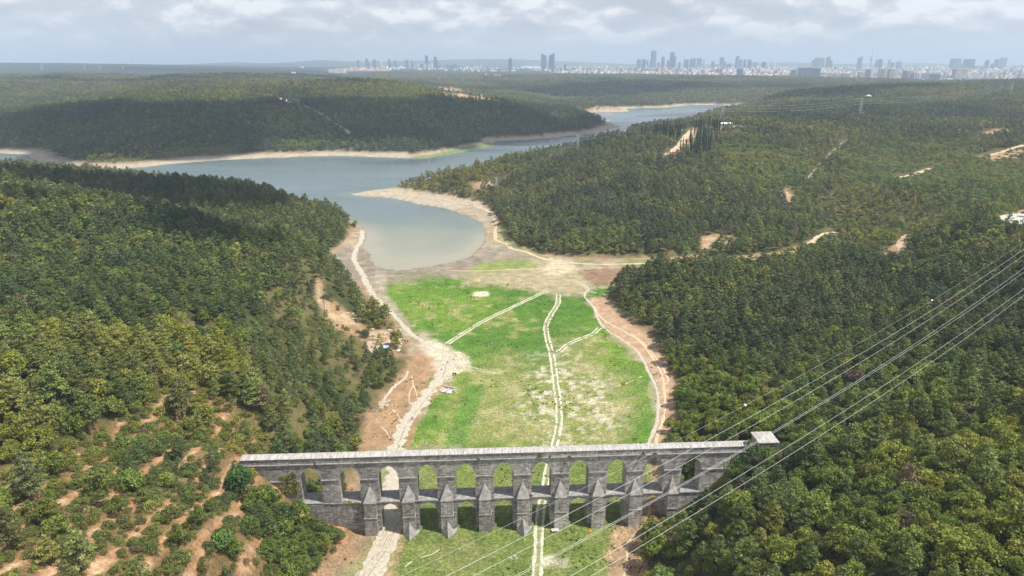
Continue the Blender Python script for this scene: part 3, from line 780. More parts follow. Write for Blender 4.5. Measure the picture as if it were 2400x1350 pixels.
def scatter():
    pts = []
    bands = [(60, 330, 4.1), (330, 640, 4.9), (640, 1000, 5.5), (1000, 1700, 6.8), (1700, 2600, 9.8), (2600, 3800, 15), (3800, 5200, 24)]
    for bi, (y0, y1, sp) in enumerate(bands):
        w0 = y1*.95*.82 + 60
        gx, gy = np.meshgrid(np.arange(-w0, w0, sp), np.arange(y0, y1, sp))
        gx = gx.ravel() + rng.uniform(-.48, .48, gx.size)*sp; gy = gy.ravel() + rng.uniform(-.48, .48, gy.size)*sp
        pts.append(np.stack([gx, gy, np.full(gx.shape, sp)], 1))
    gx, gy = np.meshgrid(np.arange(-190, -40, 2.1), np.arange(85, 235, 2.1))
    gx = gx.ravel() + rng.uniform(-.9, .9, gx.size); gy = gy.ravel() + rng.uniform(-.9, .9, gy.size)
    extra0 = sum(len(q) for q in pts); pts.append(np.stack([gx, gy, np.full(gx.shape, 4.0)], 1))
    P = np.concatenate(pts); ext = np.arange(len(P)) >= extra0
    z = interp(ZZ, P[:, 0], P[:, 1]); s = interp(SS, P[:, 0], P[:, 1]); sw = interp(SWW, P[:, 0], P[:, 1])
    u, v, dep = to_px(P[:, 0], P[:, 1], z)
    k = (u > -130) & (u < 2530) & (v < 1475) & (v > 100) & (dep > 20)
    P, z, s, sw, u, v, dep, ext = P[k], z[k], s[k], sw[k], u[k], v[k], dep[k], ext[k]
    x, y, sp = P.T
    n0 = fbm(x, y, 14, 3, seed=21) - .5; n1 = fbm(x, y, 55, 3, seed=22) - .5; n2 = fbm(x, y, 200, 3, seed=23) - .5
    n2b = fbm(x, y, np.where(y > 1000, 160., 40.), 3, seed=29) - .5
    dens = np.ones(len(x))
    dens *= smooth(1.5, 5, s + n0*8)
    dens *= np.where((u < 870), smooth(4000, 3600, y), 1)
    dens *= np.where(y > 640, smooth(1.6, 4.2, z - WATER_Z + n0*2), 1)
    share = np.zeros((len(x), 4)); share[:] = (.45, .40, .0, .15)
    size = np.ones(len(x)); tint = np.ones((len(x), 3))
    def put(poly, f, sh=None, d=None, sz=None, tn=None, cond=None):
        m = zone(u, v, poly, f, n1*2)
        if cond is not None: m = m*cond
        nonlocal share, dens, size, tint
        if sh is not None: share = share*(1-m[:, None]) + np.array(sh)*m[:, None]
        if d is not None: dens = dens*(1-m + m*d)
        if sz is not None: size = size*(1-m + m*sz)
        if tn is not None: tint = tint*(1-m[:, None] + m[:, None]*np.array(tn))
    nearc = y < 480
    # right near slope: dark pines above, broadleaves below
    put([(1400,600),(2500,560),(2500,900),(1700,900),(1560,800),(1400,720)], 40, (.22,.74,0,.04), None, 1.0, (.86,.84,.85), nearc)
    put([(1500,900),(1700,880),(2100,1000),(2500,980),(2500,1500),(1400,1500)], 50, (.66,.30,0,.04), None, 1.0, (.92,.96,.88), nearc)
    put([(1540,860),(1720,850),(1900,1040),(1560,1060)], 30, (.85,.1,0,.05), None, None, (1.08,1.1,.9), nearc)
    # left near slopes
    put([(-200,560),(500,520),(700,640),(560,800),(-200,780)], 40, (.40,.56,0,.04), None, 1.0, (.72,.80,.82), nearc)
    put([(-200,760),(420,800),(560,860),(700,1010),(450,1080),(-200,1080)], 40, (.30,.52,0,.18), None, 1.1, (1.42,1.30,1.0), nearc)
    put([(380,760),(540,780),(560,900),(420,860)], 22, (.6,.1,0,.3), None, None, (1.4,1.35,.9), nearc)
    put([(560,720),(720,700),(940,850),(900,960),(700,1000),(560,860)], 22, (.25,.45,0,.30), .92, .8, (1.0,1.0,.95), nearc)
    put([(680,640),(800,650),(900,800),(850,900),(740,860)], 20, (.1,.35,0,.55), .75, .85, None, nearc)
    soilc = (y < 330)*1.0
    put([(-200,1130),(120,1060),(330,960),(420,900),(560,960),(680,1120),(870,1140),(880,1260),(800,1420),(-200,1500)], 22, (.05,.02,0,.93), 1.0, .92, (1.0,1.02,.95), soilc)
    rows = np.sin((x*1.0 + y*.10)/6.4*2*math.pi + (fbm(x, y, 90, 4, seed=4)-.5)*2.5)
    m = zone(u, v, [(-200,1130),(120,1090),(330,960),(420,900),(560,980),(600,1120),(600,1200),(760,1350),(-200,1500)], 25, n1)*soilc
    dens *= 1 - m*smooth(.2, .85, rows)*.90
    m2 = zone(u, v, [(585,1165),(700,1150),(850,1160),(862,1240),(800,1340),(720,1420),(640,1400),(600,1300)], 10, n1)*soilc*smooth(-1, 3, s)
    dens *= np.where(ext, np.maximum(m*.85, m2*.75), 1.0); size *= np.where(ext, .72 + .1*m2, 1.0)
    put([(590,1170),(850,1150),(860,1250),(790,1330),(700,1400),(600,1300)], 18, (.75,.05,0,.20), 2.2, 1.05, (1.0,1.0,.9), soilc)
    put([(830,1000),(880,985),(860,1060),(780,1060)], 10, None, .5, None, None, soilc)
    # spur behind, left
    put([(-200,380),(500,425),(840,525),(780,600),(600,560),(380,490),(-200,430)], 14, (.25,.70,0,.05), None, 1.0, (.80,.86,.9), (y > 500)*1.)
    # middle right hill
    mid = (y > 480) & (y < 1900)
    put([(1150,440),(1440,300),(1700,300),(1900,480),(1920,620),(1200,620)], 30, (.20,.72,0,.08), None, 1.05, (.88,.9,.9), mid)
    put([(880,440),(1130,380),(1240,400),(1160,480),(1000,460)], 14, (.35,.15,0,.5), None, .85, (1.12,1.05,.95), mid)
    put([(1700,330),(1780,330),(1960,400),(1800,470),(1680,420)], 16, (.1,.1,.8,0), None, .9, (1.1,1.15,.95), mid)
    put([(1840,440),(2000,380),(2400,360),(2500,420),(2500,600),(1900,600)], 22, (.35,.05,.1,.5), None, .85, (1.12,1.14,1.0), mid)
    put([(1950,370),(2200,330),(2500,380),(2500,480),(2150,470),(2000,430)], 20, (.05,.05,.85,.05), None, .85, (.98,1.05,.95), mid)
    put([(2120,560),(2200,500),(2340,520),(2400,560),(2300,620),(2160,600)], 12, (.35,0,.0,.65), 1.2, .75, (1.1,1.08,1.0), mid)
    put([(1800,255),(2500,240),(2500,330),(2000,320)], 14, (.35,.6,0,.05), None, 1.0, (.85,.9,.92), mid)
    # peninsula and beyond
    pen = (y > 980)*1.
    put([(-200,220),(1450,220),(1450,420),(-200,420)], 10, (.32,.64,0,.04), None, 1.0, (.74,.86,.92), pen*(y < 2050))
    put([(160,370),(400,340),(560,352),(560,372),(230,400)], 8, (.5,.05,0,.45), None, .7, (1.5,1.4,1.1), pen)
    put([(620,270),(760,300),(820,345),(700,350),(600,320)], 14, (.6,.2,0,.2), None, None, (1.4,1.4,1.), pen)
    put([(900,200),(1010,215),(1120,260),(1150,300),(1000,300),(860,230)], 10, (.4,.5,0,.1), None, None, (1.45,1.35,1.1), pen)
    put([(1180,240),(1450,280),(1440,320),(1150,330)], 8, (.1,.9,0,0), None, None, (.85,.85,.9), pen)
    put(cyA, 3, None, .08); put(cyB, 3, None, .15)
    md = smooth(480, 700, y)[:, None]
    tint = tint*(1-md) + tint*np.array((1.06, .94, 1.22))*md  # greyer with distance: haze put into the tree tint
    # bare patches
    for poly, f in BARE:
        mm = soft(u, v, poly, f, n0*f*3)
        dens *= 1 - .93*mm
    for pl, w in ROAD_PX:
        d = poly_sd(u, v, pl, closed=False)
        dens *= smooth(w*1.1, w*1.6, d)
    # spots kept free for buildings and special trees
    for (cx, cy, rad) in CLEAR:
        dens *= smooth(rad*.85, rad, np.hypot(x-cx, y-cy))
    # aqueduct footprint
    lx = x*math.cos(AQ_ROT) + (y-AQ_Y)*math.sin(AQ_ROT); ly = -x*math.sin(AQ_ROT) + (y-AQ_Y)*math.cos(AQ_ROT)
    dens *= np.where((np.abs(lx) < 90) & (ly > -4.5) & (ly < 8), 0, 1)
    gap = smooth(-.26, -.16, n0*.6 + n1*.4 + .05)
    dens *= .35 + .65*gap
    keep = rng.random(len(x)) < dens
    x, y, z, sp, s, share, size, tint, u, v, dep, n1, n2, n2b = [a[keep] for a in (x, y, z, sp, s, share, size, tint, u, v, dep, n1, n2, n2b)]
    # hidden behind the land?
    vis = np.ones(len(x), bool)
    top = z + 12
    for f in np.linspace(.25, .985, 26):
        zl = H + (top - H)*f
        vis &= interp(ZZ, x*f, y*f) < zl + 6 + (1-f)*4
    x, y, z, sp, share, size, tint, u, v, dep, n1, n2, n2b = [a[vis] for a in (x, y, z, sp, share, size, tint, u, v, dep, n1, n2, n2b)]
    q = rng.random(len(x)); cs = np.cumsum(share + np.clip(n1[:, None]*np.array([.9, -.9, 0, 0]), -share, 9), 1); cs /= cs[:, -1:]
    kind = (q[:, None] > cs).sum(1).clip(0, 3)
    base = np.array([BASE_TINT[k_] for k_ in KINDS])[kind]
    var = np.exp(rng.normal(0, .17, len(x)))[:, None]*np.exp(rng.normal(0, .04, (len(x), 3)))
    n2c = n2b*np.where(y > 1000, 1.4, 1.0)  # stronger far tint patches stand in for weak relief shading
    reg = np.clip(np.stack([1 + n2c*1.3, 1 + n2c*.95, 1 + n2c*.3], 1), .45, 2)
    dist = smooth(200, 1500, y)[:, None]
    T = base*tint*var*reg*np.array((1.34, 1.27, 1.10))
    yl = rng.random(len(x)) < .03
    T[yl] *= (1.5, 1.35, 1.0)
    br = rng.random(len(x)) < .012
    T[br] = T[br].mean(1)[:, None]*np.array((1.45, 1.1, .8))
    sc_ = size*np.clip(np.exp(rng.normal(-.06, .24, len(x))), .5, 1.5)*np.interp(sp, [4.1, 4.9, 5.5, 6.8, 9.8, 15, 24], [.84, .92, .96, 1.04, 1.28, 1.75, 2.5])
    sc_ *= np.where(kind == 3, 1.12, 1.0)
    T = np.minimum(T, (.30, .30, .11))
    return x, y, z, kind, sc_, T, u, v, dep

# roads and tracks as photo polylines: half-widths in photo pixels for clearing trees
ROAD_PX = [([(1500,620),(1560,617),(1640,612),(1760,608),(1830,598),(1880,583),(1925,552),(1950,546)], 9),
           ([(2150,600),(2118,588),(2108,572),(2116,556),(2124,548)], 7),
           ([(2180,395),(2150,406),(2100,418)], 5), ([(2290,370),(2360,352),(2420,340)], 5), ([(2230,372),(2180,394)],3),
           ([(1553,372),(1600,332),(1622,305)], 7), ([(1537,400),(1540,372),(1560,368)], 4),
           ([(1985,325),(1960,350),(1930,380),(1890,420)], 4.5),
           ([(655,232),(700,245),(740,262),(775,285),(800,300),(822,314)], 3), ([(590,218),(640,228)], 2.5), ([(1020,282),(1036,290),(1030,300)],2.5),
           ([(1400,312),(1440,318),(1550,318)], 3), ([(1690,300),(1760,300)], 4), ([(900,445),(1000,458),(1090,468),(1150,492)], 3),
           ([(450,860),(350,900),(430,1000)], 0.1)]
AQ_Y, AQ_ROT = 190.09, R(3.024)
CLEAR = []

# ------------------------------------------------------------------ trees
def spawn_tree(kind, var, lod, x, y, z, s, tint, rz, label, cat, name, group=None, sxy=1.0):
    root = empty(name, (x, y, z), rz); root.scale = (s*sxy, s*sxy, s)
    tag(root, label, cat, group)
    c = link('crown', CROWN[kind, lod][var % len(CROWN[kind, lod])], root); c['tint'] = [float(t) for t in tint]
    link('trunk', TRUNK[kind][var % len(TRUNK[kind])], root)
    return root

def area_words(u, v, y):
    if y < 480:
        if u < 900:
            if v > 1200: return 'low on the orange terraces' if u < 450 else 'on the bank below the left aqueduct end'
            if v > 1040: return 'high on the orange terraces' if u < 420 else 'beside the left end of the aqueduct'
            if v > 900: return 'above the terraces on the left hillside' if u < 450 else 'on the slope above the left wall end'
            if v > 760: return 'on the sunny far left hillside' if u < 450 else 'on the hillside near the boulder pile'
            return 'on the shaded upper left spur' if u < 500 else 'on the spur above the left shore track'
        if v > 1200: return 'at the foot of the right slope' if u < 1800 else 'in the bottom right corner wood'
        if v > 1040: return 'just right of the aqueduct end' if u < 2000 else 'low on the right slope under the cables'
        if v > 880: return 'behind the gatehouse along the lake bed' if u < 1850 else 'on the right slope between the power cables'
        if v > 740: return 'above the track at the right of the lake bed' if u < 1850 else 'halfway up the right slope'
        return 'on the rounded top of the near right wood' if u < 1850 else 'on the slope below the scrub mound'
    if u < 860: return 'on the dark spur beside the lake'
    if u > 2080: return 'on the scrub mound near the right edge' if v > 480 else 'on the far right hillside'
    if u > 1850: return 'in the side valley by the sandy road'
    if v > 520: return 'at the foot of the pine hill by the sandy road'
    return 'on the face of the pine hill right of the bay' if u > 1250 else 'above the sandy spit of the bay'

WORD = {'broadleaf': ('broadleaf_tree', 'tree', 'leafy tree'), 'pine': ('pine_tree', 'pine tree', 'pine'),
        'stone_pine': ('umbrella_pine', 'pine tree', 'umbrella pine'), 'shrub': ('shrub', 'shrub', 'rounded shrub')}
def hue_word(t):
    l = sum(t)/3; r = t[0]/max(t[1], 1e-3)
    if r > 1.05: return 'brownish'
    if l > .165: return 'yellow green'
    if l < .10: return 'dark green'
    return 'mid green'

def gn_scatter(name, P, kinds_i, meshes, S, T, label):
    """one object that draws instanced tree crowns at its own vertices"""
    me = mesh_from(name, P, np.zeros((0, 3), int) if False else [], [MATS['leaves']])
    n = len(P)
    me.attributes.new('pick', 'INT', 'POINT').data.foreach_set('value', kinds_i.astype(np.int32))
    me.attributes.new('size', 'FLOAT', 'POINT').data.foreach_set('value', S.astype(np.float32))
    me.attributes.new('high', 'FLOAT', 'POINT').data.foreach_set('value', np.where(S > 1.2, 1.2 + (S-1.2)*.18, S).astype(np.float32))
    me.attributes.new('turn', 'FLOAT', 'POINT').data.foreach_set('value', rng.uniform(0, 6.28, n).astype(np.float32))
    a = me.attributes.new('tint', 'FLOAT_COLOR', 'POINT'); c4 = np.ones((n, 4), np.float32); c4[:, :3] = T; a.data.foreach_set('color', c4.ravel())
    ob = link(name, me); tag(ob, label=label, kind='stuff')
    ng = bpy.data.node_groups.new(name, 'GeometryNodeTree')
    ng.interface.new_socket('Geometry', in_out='INPUT', socket_type='NodeSocketGeometry'); ng.interface.new_socket('Geometry', in_out='OUTPUT', socket_type='NodeSocketGeometry')
    gi = N(ng, 'NodeGroupInput'); go = N(ng, 'NodeGroupOutput'); L = ng.links.new
    iop = N(ng, 'GeometryNodeInstanceOnPoints'); gti = N(ng, 'GeometryNodeGeometryToInstance')
    # the first link to a multi-input is the LAST item, so add in reverse
    for k in reversed(range(len(meshes))):
        po = bpy.data.objects.new(name + '_source', meshes[k])
        oi = N(ng, 'GeometryNodeObjectInfo'); oi.inputs['Object'].default_value = po
        L(oi.outputs['Geometry'], gti.inputs[0]) if False else None
        g1 = N(ng, 'GeometryNodeGeometryToInstance'); L(oi.outputs['Geometry'], g1.inputs[0])
        if k == len(meshes)-1: jn = N(ng, 'GeometryNodeJoinGeometry')
        L(g1.outputs[0], jn.inputs[0])
    def attr(nm, ty):
        q = N(ng, 'GeometryNodeInputNamedAttribute', data_type=ty); q.inputs['Name'].default_value = nm; return q.outputs['Attribute']
    L(gi.outputs[0], iop.inputs['Points']); L(jn.outputs[0], iop.inputs['Instance'])
    iop.inputs['Pick Instance'].default_value = True
    L(attr('pick', 'INT'), iop.inputs['Instance Index'])
    cx = N(ng, 'ShaderNodeCombineXYZ'); L(attr('turn', 'FLOAT'), cx.inputs['Z']); L(cx.outputs[0], iop.inputs['Rotation'])
    sx = N(ng, 'ShaderNodeCombineXYZ'); sa = attr('size', 'FLOAT')
    for q in 'XY': L(sa, sx.inputs[q])
    L(attr('high', 'FLOAT'), sx.inputs['Z'])
    L(sx.outputs[0], iop.inputs['Scale']); L(iop.outputs[0], go.inputs[0])
    md = ob.modifiers.new('trees', 'NODES'); md.node_group = ng
    return ob

# special trees, told apart in the photograph
SPECIAL = [  # u, v of the foot, Y or None, kind, scale, tint, label, name
 (563,1140,176,'broadleaf',1.42,(.085,.165,.045),'big dark green tree hugging the left end of the aqueduct','broadleaf_tree'),
 (578,1068,182,'broadleaf',.75,(.33,.33,.05),'yellow leafed tree behind the left end of the aqueduct','broadleaf_tree'),
 (520,1290,None,'broadleaf',.95,(.17,.30,.075),'bright fresh green tree among scrub on the terraces','broadleaf_tree'),
 (826,1035,None,'pine',1.05,(.125,.155,.05),'lone pine with bare trunk beside the dry brown patch','pine_tree'),
 (1555,1385,None,'broadleaf',1.35,(.20,.30,.085),'large pale green tree at the foot of the right slope','broadleaf_tree'),
 (1620,1385,None,'broadleaf',.95,(.19,.24,.05),'small yellow green tree at the bottom edge of the right slope','broadleaf_tree'),
 (1942,580,None,'poplar',1.25,(.26,.28,.20),'silvery grey green tree standing alone beside the dirt road bend','broadleaf_tree'),
 (2215,905,None,'pine',1.3,(.10,.17,.05),'bright topped pine beside a small bare patch on the right slope','pine_tree'),
 (205,745,None,'pine',1.35,(.07,.10,.04),'tall dark pine standing out in the shaded left wood','pine_tree'),
 (78,1180,None,'pine',1.25,(.15,.17,.07),'tall pale pine on the terraces near the left edge','pine_tree'),
 (27,1290,None,'pine',1.0,(.15,.165,.06),'bare trunked pale pine at the lower left corner','pine_tree'),
 (430,985,None,'pine',1.45,(.14,.16,.055),'broad tiered yellow green pine above the terraces','pine_tree'),
 (470,800,None,'broadleaf',1.15,(.075,.13,.045),'round dark green tree above the yellow scrub patch','broadleaf_tree'),
 (905,830,None,'shrub',1.6,(.05,.10,.03),'dense dark green bush beside the pale rock pile','shrub'),
 (855,790,None,'shrub',1.7,(.07,.13,.04),'rounded dark bush above the pale rock pile','shrub'),
 (1597,300,None,'broadleaf',1.1,(.30,.27,.06),'golden tree left of the cypress avenue','broadleaf_tree'),
 (1668,294,None,'broadleaf',1.35,(.32,.30,.06),'golden round tree at the head of the cypress block','broadleaf_tree'),
 (1691,292,None,'poplar',.95,(.28,.30,.08),'pale slim tree before the white pavilion','broadleaf_tree'),
 (1719,294,None,'poplar',1.15,(.26,.33,.06),'upright yellow green tree right of the white pavilion','broadleaf_tree'),
 (1738,294,None,'poplar',.85,(.30,.32,.06),'shorter of the two yellow trees at the end of the pale wall','broadleaf_tree'),
 (1752,293,None,'poplar',1.15,(.29,.31,.06),'taller of the two yellow trees at the end of the pale wall','broadleaf_tree'),
 (2170,790,None,'dead',1.0,(.27,.21,.17),'leafless grey brown tree near the top cable marker ball','bare_tree'),
 (2010,830,None,'dead',1.07,(.27,.21,.17),'leafless grey brown tree high between the power cables','bare_tree'),
 (1905,905,None,'dead',1.1400000000000001,(.27,.21,.17),'leafless grey brown tree under the middle of the power cables','bare_tree'),
 (2250,1010,None,'dead',1.21,(.27,.21,.17),'leafless grey brown tree right of the power cables','bare_tree'),
 (1830,1190,None,'dead',1.0,(.27,.21,.17),'leafless grey brown tree in front of the gatehouse wood','bare_tree'),
 (2120,1260,None,'dead',1.07,(.27,.21,.17),'leafless grey brown tree low in the bottom right wood','bare_tree'),
 (1700,800,None,'dead',1.1400000000000001,(.27,.21,.17),'leafless grey brown tree in the wood above the right track','bare_tree'),
 (360,900,None,'dead',1.21,(.27,.21,.17),'leafless grey brown tree above the orange terraces','bare_tree'),
 (640,870,None,'dead',1.0,(.27,.21,.17),'leafless grey brown tree above the boulder pile wood','bare_tree'),
 (150,850,None,'dead',1.07,(.27,.21,.17),'leafless grey brown tree near the left edge','bare_tree'),
 (760,730,None,'dead',1.1400000000000001,(.27,.21,.17),'leafless grey brown tree beside the bare strip on the left spur','bare_tree'),
 (2330,790,None,'dead',1.21,(.27,.21,.17),'leafless grey brown tree near the right edge below the cables','bare_tree'),
 (1760,960,None,'dead',1.0,(.27,.21,.17),'leafless grey brown tree in the wood behind the gatehouse','bare_tree'),
 (70,640,None,'dead',1.07,(.27,.21,.17),'leafless grey brown tree in the shaded wood at the far left','bare_tree'),
 (415,850-0,None,'stone_pine',1.3,(.10,.20,.05),'bright domed tree at the lit lake shore wood','broadleaf_tree'),
 (760,352,None,'broadleaf',2.2,(.10,.16,.05),'large rounded tree by the peninsula shore','broadleaf_tree'),
]
SP = []
for (u, v, Y, kd, s, t, lab, nm) in SPECIAL:
    if Y is None: x, y, z = hit(u, v)
    else:
        x, y, z = at_y(u, v, Y); z = ground_z(x, y)
    SP.append((x, y, z, kd, s, t, lab, nm)); CLEAR.append((x, y, 2.2*s))

# cypress avenue
CYP = []
cyA = [(1620,302),(1640,292),(1692,290),(1694,315),(1668,345),(1660,372),(1640,378),(1616,372),(1608,350)]
cyB = [(1500,316),(1560,306),(1600,300),(1614,304),(1586,335),(1560,330),(1535,322)]
for poly, step, cnt in ((cyA, 7.0, 95), (cyB, 8.0, 46)):
    pa = np.array(poly); got = 0; tries = 0; rr = random.Random(5)
    while got < cnt and tries < 4000:
        tries += 1
        u = rr.uniform(pa[:, 0].min(), pa[:, 0].max()); v = rr.uniform(pa[:, 1].min(), pa[:, 1].max())
        if poly_sd(np.array([u]), np.array([v]), poly)[0] > 0: continue
        if poly_sd(np.array([u]), np.array([v+2]), [(1553,372),(1600,332),(1622,305)], closed=False)[0] < 9: continue
        x, y, z = hit(u, v+3)
        if any((x-a)**2 + (y-b)**2 < 3.0**2 for a, b, *_ in CYP): continue
        CYP.append((x, y, z, u)); got += 1
for i, (uu, vv) in enumerate([(1594,358),(1600,352),(1606,356),(1612,362),(1618,330),(1616,338)]): CYP.append((*hit(uu, vv), uu))
for x, y, z, u in CYP: CLEAR.append((x, y, 3.2))
CLEAR += [(*hit(1700, 294)[:2], 16), (*hit(1730, 296)[:2], 14), (*hit(2033, 241)[:2], 9), (*hit(1450, 319)[:2], 8)]
CLEAR += [(82.0, 195.5, 8.0), (80.0, 189.0, 4.5), (86.0, 190.0, 5.0), (-97, 187, 4)]

def plant_all():
    x, y, z, kind, S, T, u, v, dep = scatter()
    inframe = (u > -10) & (u < 2410) & (v < 1390)
    appar = S*np.where(kind == 3, 2.6, 7)/dep*inframe
    single = np.zeros(len(x), bool)
    med = [float(np.median(S[(kind == q) & (dep < 700)])) for q in range(4)]
    for ki, kn in enumerate(KINDS):
        idx = np.where(kind == ki)[0]; idx = idx[np.argsort(-appar[idx])][:300]
        single[idx] = True
        nm, cat, ph = WORD[kn]
        for i in idx:
            lod = 0 if dep[i] < 420 else 1
            ar = area_words(u[i], v[i], y[i]); szw = "large" if S[i] > 1.12*med[ki] else ("small" if S[i] < .85*med[ki] else "mid sized"); lab = f"{szw} {hue_word(T[i])} {ph} {ar}"
            spawn_tree(kn, random.randrange(8), lod, x[i], y[i], z[i], float(S[i]), T[i], random.uniform(0, 6.28), lab, cat, nm, group=f"{szw} {hue_word(T[i])} {cat}s {ar}")
    rest = ~single
    bands = [(0, 300, 0), (300, 1000, 1), (1000, 9e9, 2)]
    for kn, pl in (('broadleaf', 'broadleaf_wood'), ('pine', 'pine_wood'), ('stone_pine', 'umbrella_pine_wood'), ('shrub', 'scrub_cover')):
        ki = KINDS.index(kn)
        meshes = CROWN[kn, 0] + CROWN[kn, 1] + CROWN[kn, 2]; nv = len(CROWN[kn, 0])
        m = rest & (kind == ki)
        lod = np.digitize(dep[m], [340, 1000])
        pick = lod*nv + rng.integers(0, nv, m.sum())
        gn_scatter(pl, np.stack([x[m], y[m], z[m] - .1], 1), pick, meshes, S[m], T[m],
                   {'broadleaf': 'mass of leafy green trees covering the hillsides', 'pine': 'mass of dark pines covering the hills round the lake', 'stone_pine': 'rows of domed umbrella pines on the far slopes', 'shrub': 'low green scrub covering open ground'}[kn])
    # trunks of the massed pines near the camera
    print('TREES', len(x), [int((kind == k).sum()) for k in range(4)])
    for (X, Y, Z, kd, s, t, lab, nm) in SP:
        spawn_tree(kd, 1, 0 if Y < 500 else 1, X, Y, Z - .2, s, t, 1.0 + X, lab, 'shrub' if nm == 'shrub' else ('pine tree' if nm == 'pine_tree' else 'tree'), nm)
    for i, (X, Y, Z, U) in enumerate(CYP):
        left = U < 1600 and Y > 900
        spawn_tree('cypress', i, 1, X, Y, Z - .3, random.uniform(1.05, 1.5), tuple(c*random.uniform(.8, 1.25) for c in BASE_TINT['cypress']), random.uniform(0, 6),
                   'slim dark cypress in the block ' + ('left of' if U < 1590 else 'right of') + ' the dirt avenue on the hilltop', 'cypress', 'cypress_tree',
                   group='cypresses ' + ('left of' if U < 1590 else 'right of') + ' the hilltop avenue', sxy=random.uniform(.85, 1.15))
plant_all()

def weeds():
    n = 5200
    x = rng.uniform(-75, 95, n*4); y = rng.uniform(110, 470, n*4)
    s = interp(SS, x, y); z = interp(ZZ, x, y); g = interp(GM, x, y)
    c = fbm(x, y, 11, 3, seed=40)
    k = (s < 9) & (interp(SWW, x, y) > 15) & (rng.random(len(x)) < smooth(.56, .72, c)*.4*g + (1-g)*.16*smooth(.42, .6, c)*(y < 330))
    x, y, z, g = x[k], y[k], z[k], g[k]
    T = np.where(g[:, None] > .5, np.array([[.12, .22, .04]]), np.array([[.21, .17, .08]]))*np.exp(rng.normal(0, .25, len(x)))[:, None]
    u, v, dep = to_px(x, y, z)
    meshes = CROWN['shrub', 1] + CROWN['shrub', 2]
    ob = gn_scatter('weeds', np.stack([x, y, z - .05], 1), rng.integers(0, len(meshes), len(x)), meshes, rng.uniform(.10, .26, len(x)), T, 'scattered low weeds dotting the green lake bed')
weeds()

# ------------------------------------------------------------------ stone aqueduct
def b_stone(dark=(.33, .31, .295), light=(.62, .585, .55)):
    def f(nt, b):
        L = nt.links.new
        tc = N(nt, 'ShaderNodeTexCoord'); geo = N(nt, 'ShaderNodeNewGeometry')
        sx = N(nt, 'ShaderNodeSeparateXYZ'); L(tc.outputs['Object'], sx.inputs[0])
        ad = N(nt, 'ShaderNodeMath', operation='ADD'); L(sx.outputs['X'], ad.inputs[0]); L(sx.outputs['Y'], ad.inputs[1])
        # courses wander a little
        wn_ = N(nt, 'ShaderNodeTexNoise', inp={'Scale': .5, 'Detail': 2.0}); L(tc.outputs['Object'], wn_.inputs[0])
        wz = N(nt, 'ShaderNodeMath', operation='MULTIPLY_ADD', inp={1: .22}); L(wn_.outputs['Fac'], wz.inputs[0]); L(sx.outputs['Z'], wz.inputs[2])
        cx = N(nt, 'ShaderNodeCombineXYZ'); L(ad.outputs[0], cx.inputs['X']); L(wz.outputs[0], cx.inputs['Y'])
        br = N(nt, 'ShaderNodeTexBrick', offset=.5, inp={'Scale': 1.0, 'Mortar Size': .035, 'Mortar Smooth': .3, 'Bias': .05, 'Brick Width': 1.15, 'Row Height': .47})
        br.inputs['Color1'].default_value = (.60, .60, .61, 1); br.inputs['Color2'].default_value = (1.42, 1.40, 1.36, 1); br.inputs['Mortar'].default_value = (.34, .34, .34, 1)
        L(cx.outputs[0], br.inputs['Vector'])
        # large weathering: dark lichen to the left, paler stone to the right
        n1 = N(nt, 'ShaderNodeTexNoise', inp={'Scale': .10, 'Detail': 5.0, 'Roughness': .6}); L(tc.outputs['Object'], n1.inputs[0])
        gx = N(nt, 'ShaderNodeMapRange', inp={'From Min': -70.0, 'From Max': 70.0, 'To Min': -.16, 'To Max': .18}); L(sx.outputs['X'], gx.inputs['Value'])
        sm = N(nt, 'ShaderNodeMath', operation='ADD'); L(n1.outputs['Fac'], sm.inputs[0]); L(gx.outputs[0], sm.inputs[1])
        r1 = ramp(nt, [(.36, dark), (.70, light)]); L(sm.outputs[0], r1.inputs[0])
        # vertical streaks and white lime blotches
        mp = N(nt, 'ShaderNodeMapping', inp={'Scale': (1.2, 1.2, .16)}); L(tc.outputs['Object'], mp.inputs[0])
        n2 = N(nt, 'ShaderNodeTexNoise', inp={'Scale': 1.0, 'Detail': 4.0, 'Roughness': .65}); L(mp.outputs[0], n2.inputs[0])
        r2 = ramp(nt, [(.33, (.70, .70, .72)), (.55, (1, 1, 1)), (.75, (1.2, 1.18, 1.15))]); L(n2.outputs['Fac'], r2.inputs[0])
        n3 = N(nt, 'ShaderNodeTexNoise', inp={'Scale': 1.5, 'Detail': 5.0, 'Roughness': .7}); L(tc.outputs['Object'], n3.inputs[0])
        r3 = ramp(nt, [(.58, (0, 0, 0)), (.70, (1, 1, 1))]); L(n3.outputs['Fac'], r3.inputs[0])
        c = mul(nt, mul(nt, r1.outputs[0], br.outputs['Color']), r2.outputs[0])
        mx = N(nt, 'ShaderNodeMix', data_type='RGBA'); wf = N(nt, 'ShaderNodeMath', operation='MULTIPLY', inp={1: .6}); L(r3.outputs[0], wf.inputs[0]); L(wf.outputs[0], mx.inputs[0])
        L(c, mx.inputs[6]); mx.inputs[7].default_value = (.52, .50, .46, 1)
        L(mx.outputs[2], b.inputs['Base Color'])
        bp = N(nt, 'ShaderNodeBump', inp={'Strength': 1.0, 'Distance': .12}); L(br.outputs['Fac'], bp.inputs['Height']); bp.invert = True
        b2 = N(nt, 'ShaderNodeBump', inp={'Strength': .7, 'Distance': .12}); L(n3.outputs['Fac'], b2.inputs['Height']); L(bp.outputs[0], b2.inputs['Normal'])
        L(b2.outputs[0], b.inputs['Normal'])
    return f
material('masonry', rough=.95, spec=.1, build=b_stone())
material('masonry_reveal', rough=.95, spec=.1, build=b_stone((.36, .34, .31), (.56, .53, .47)))
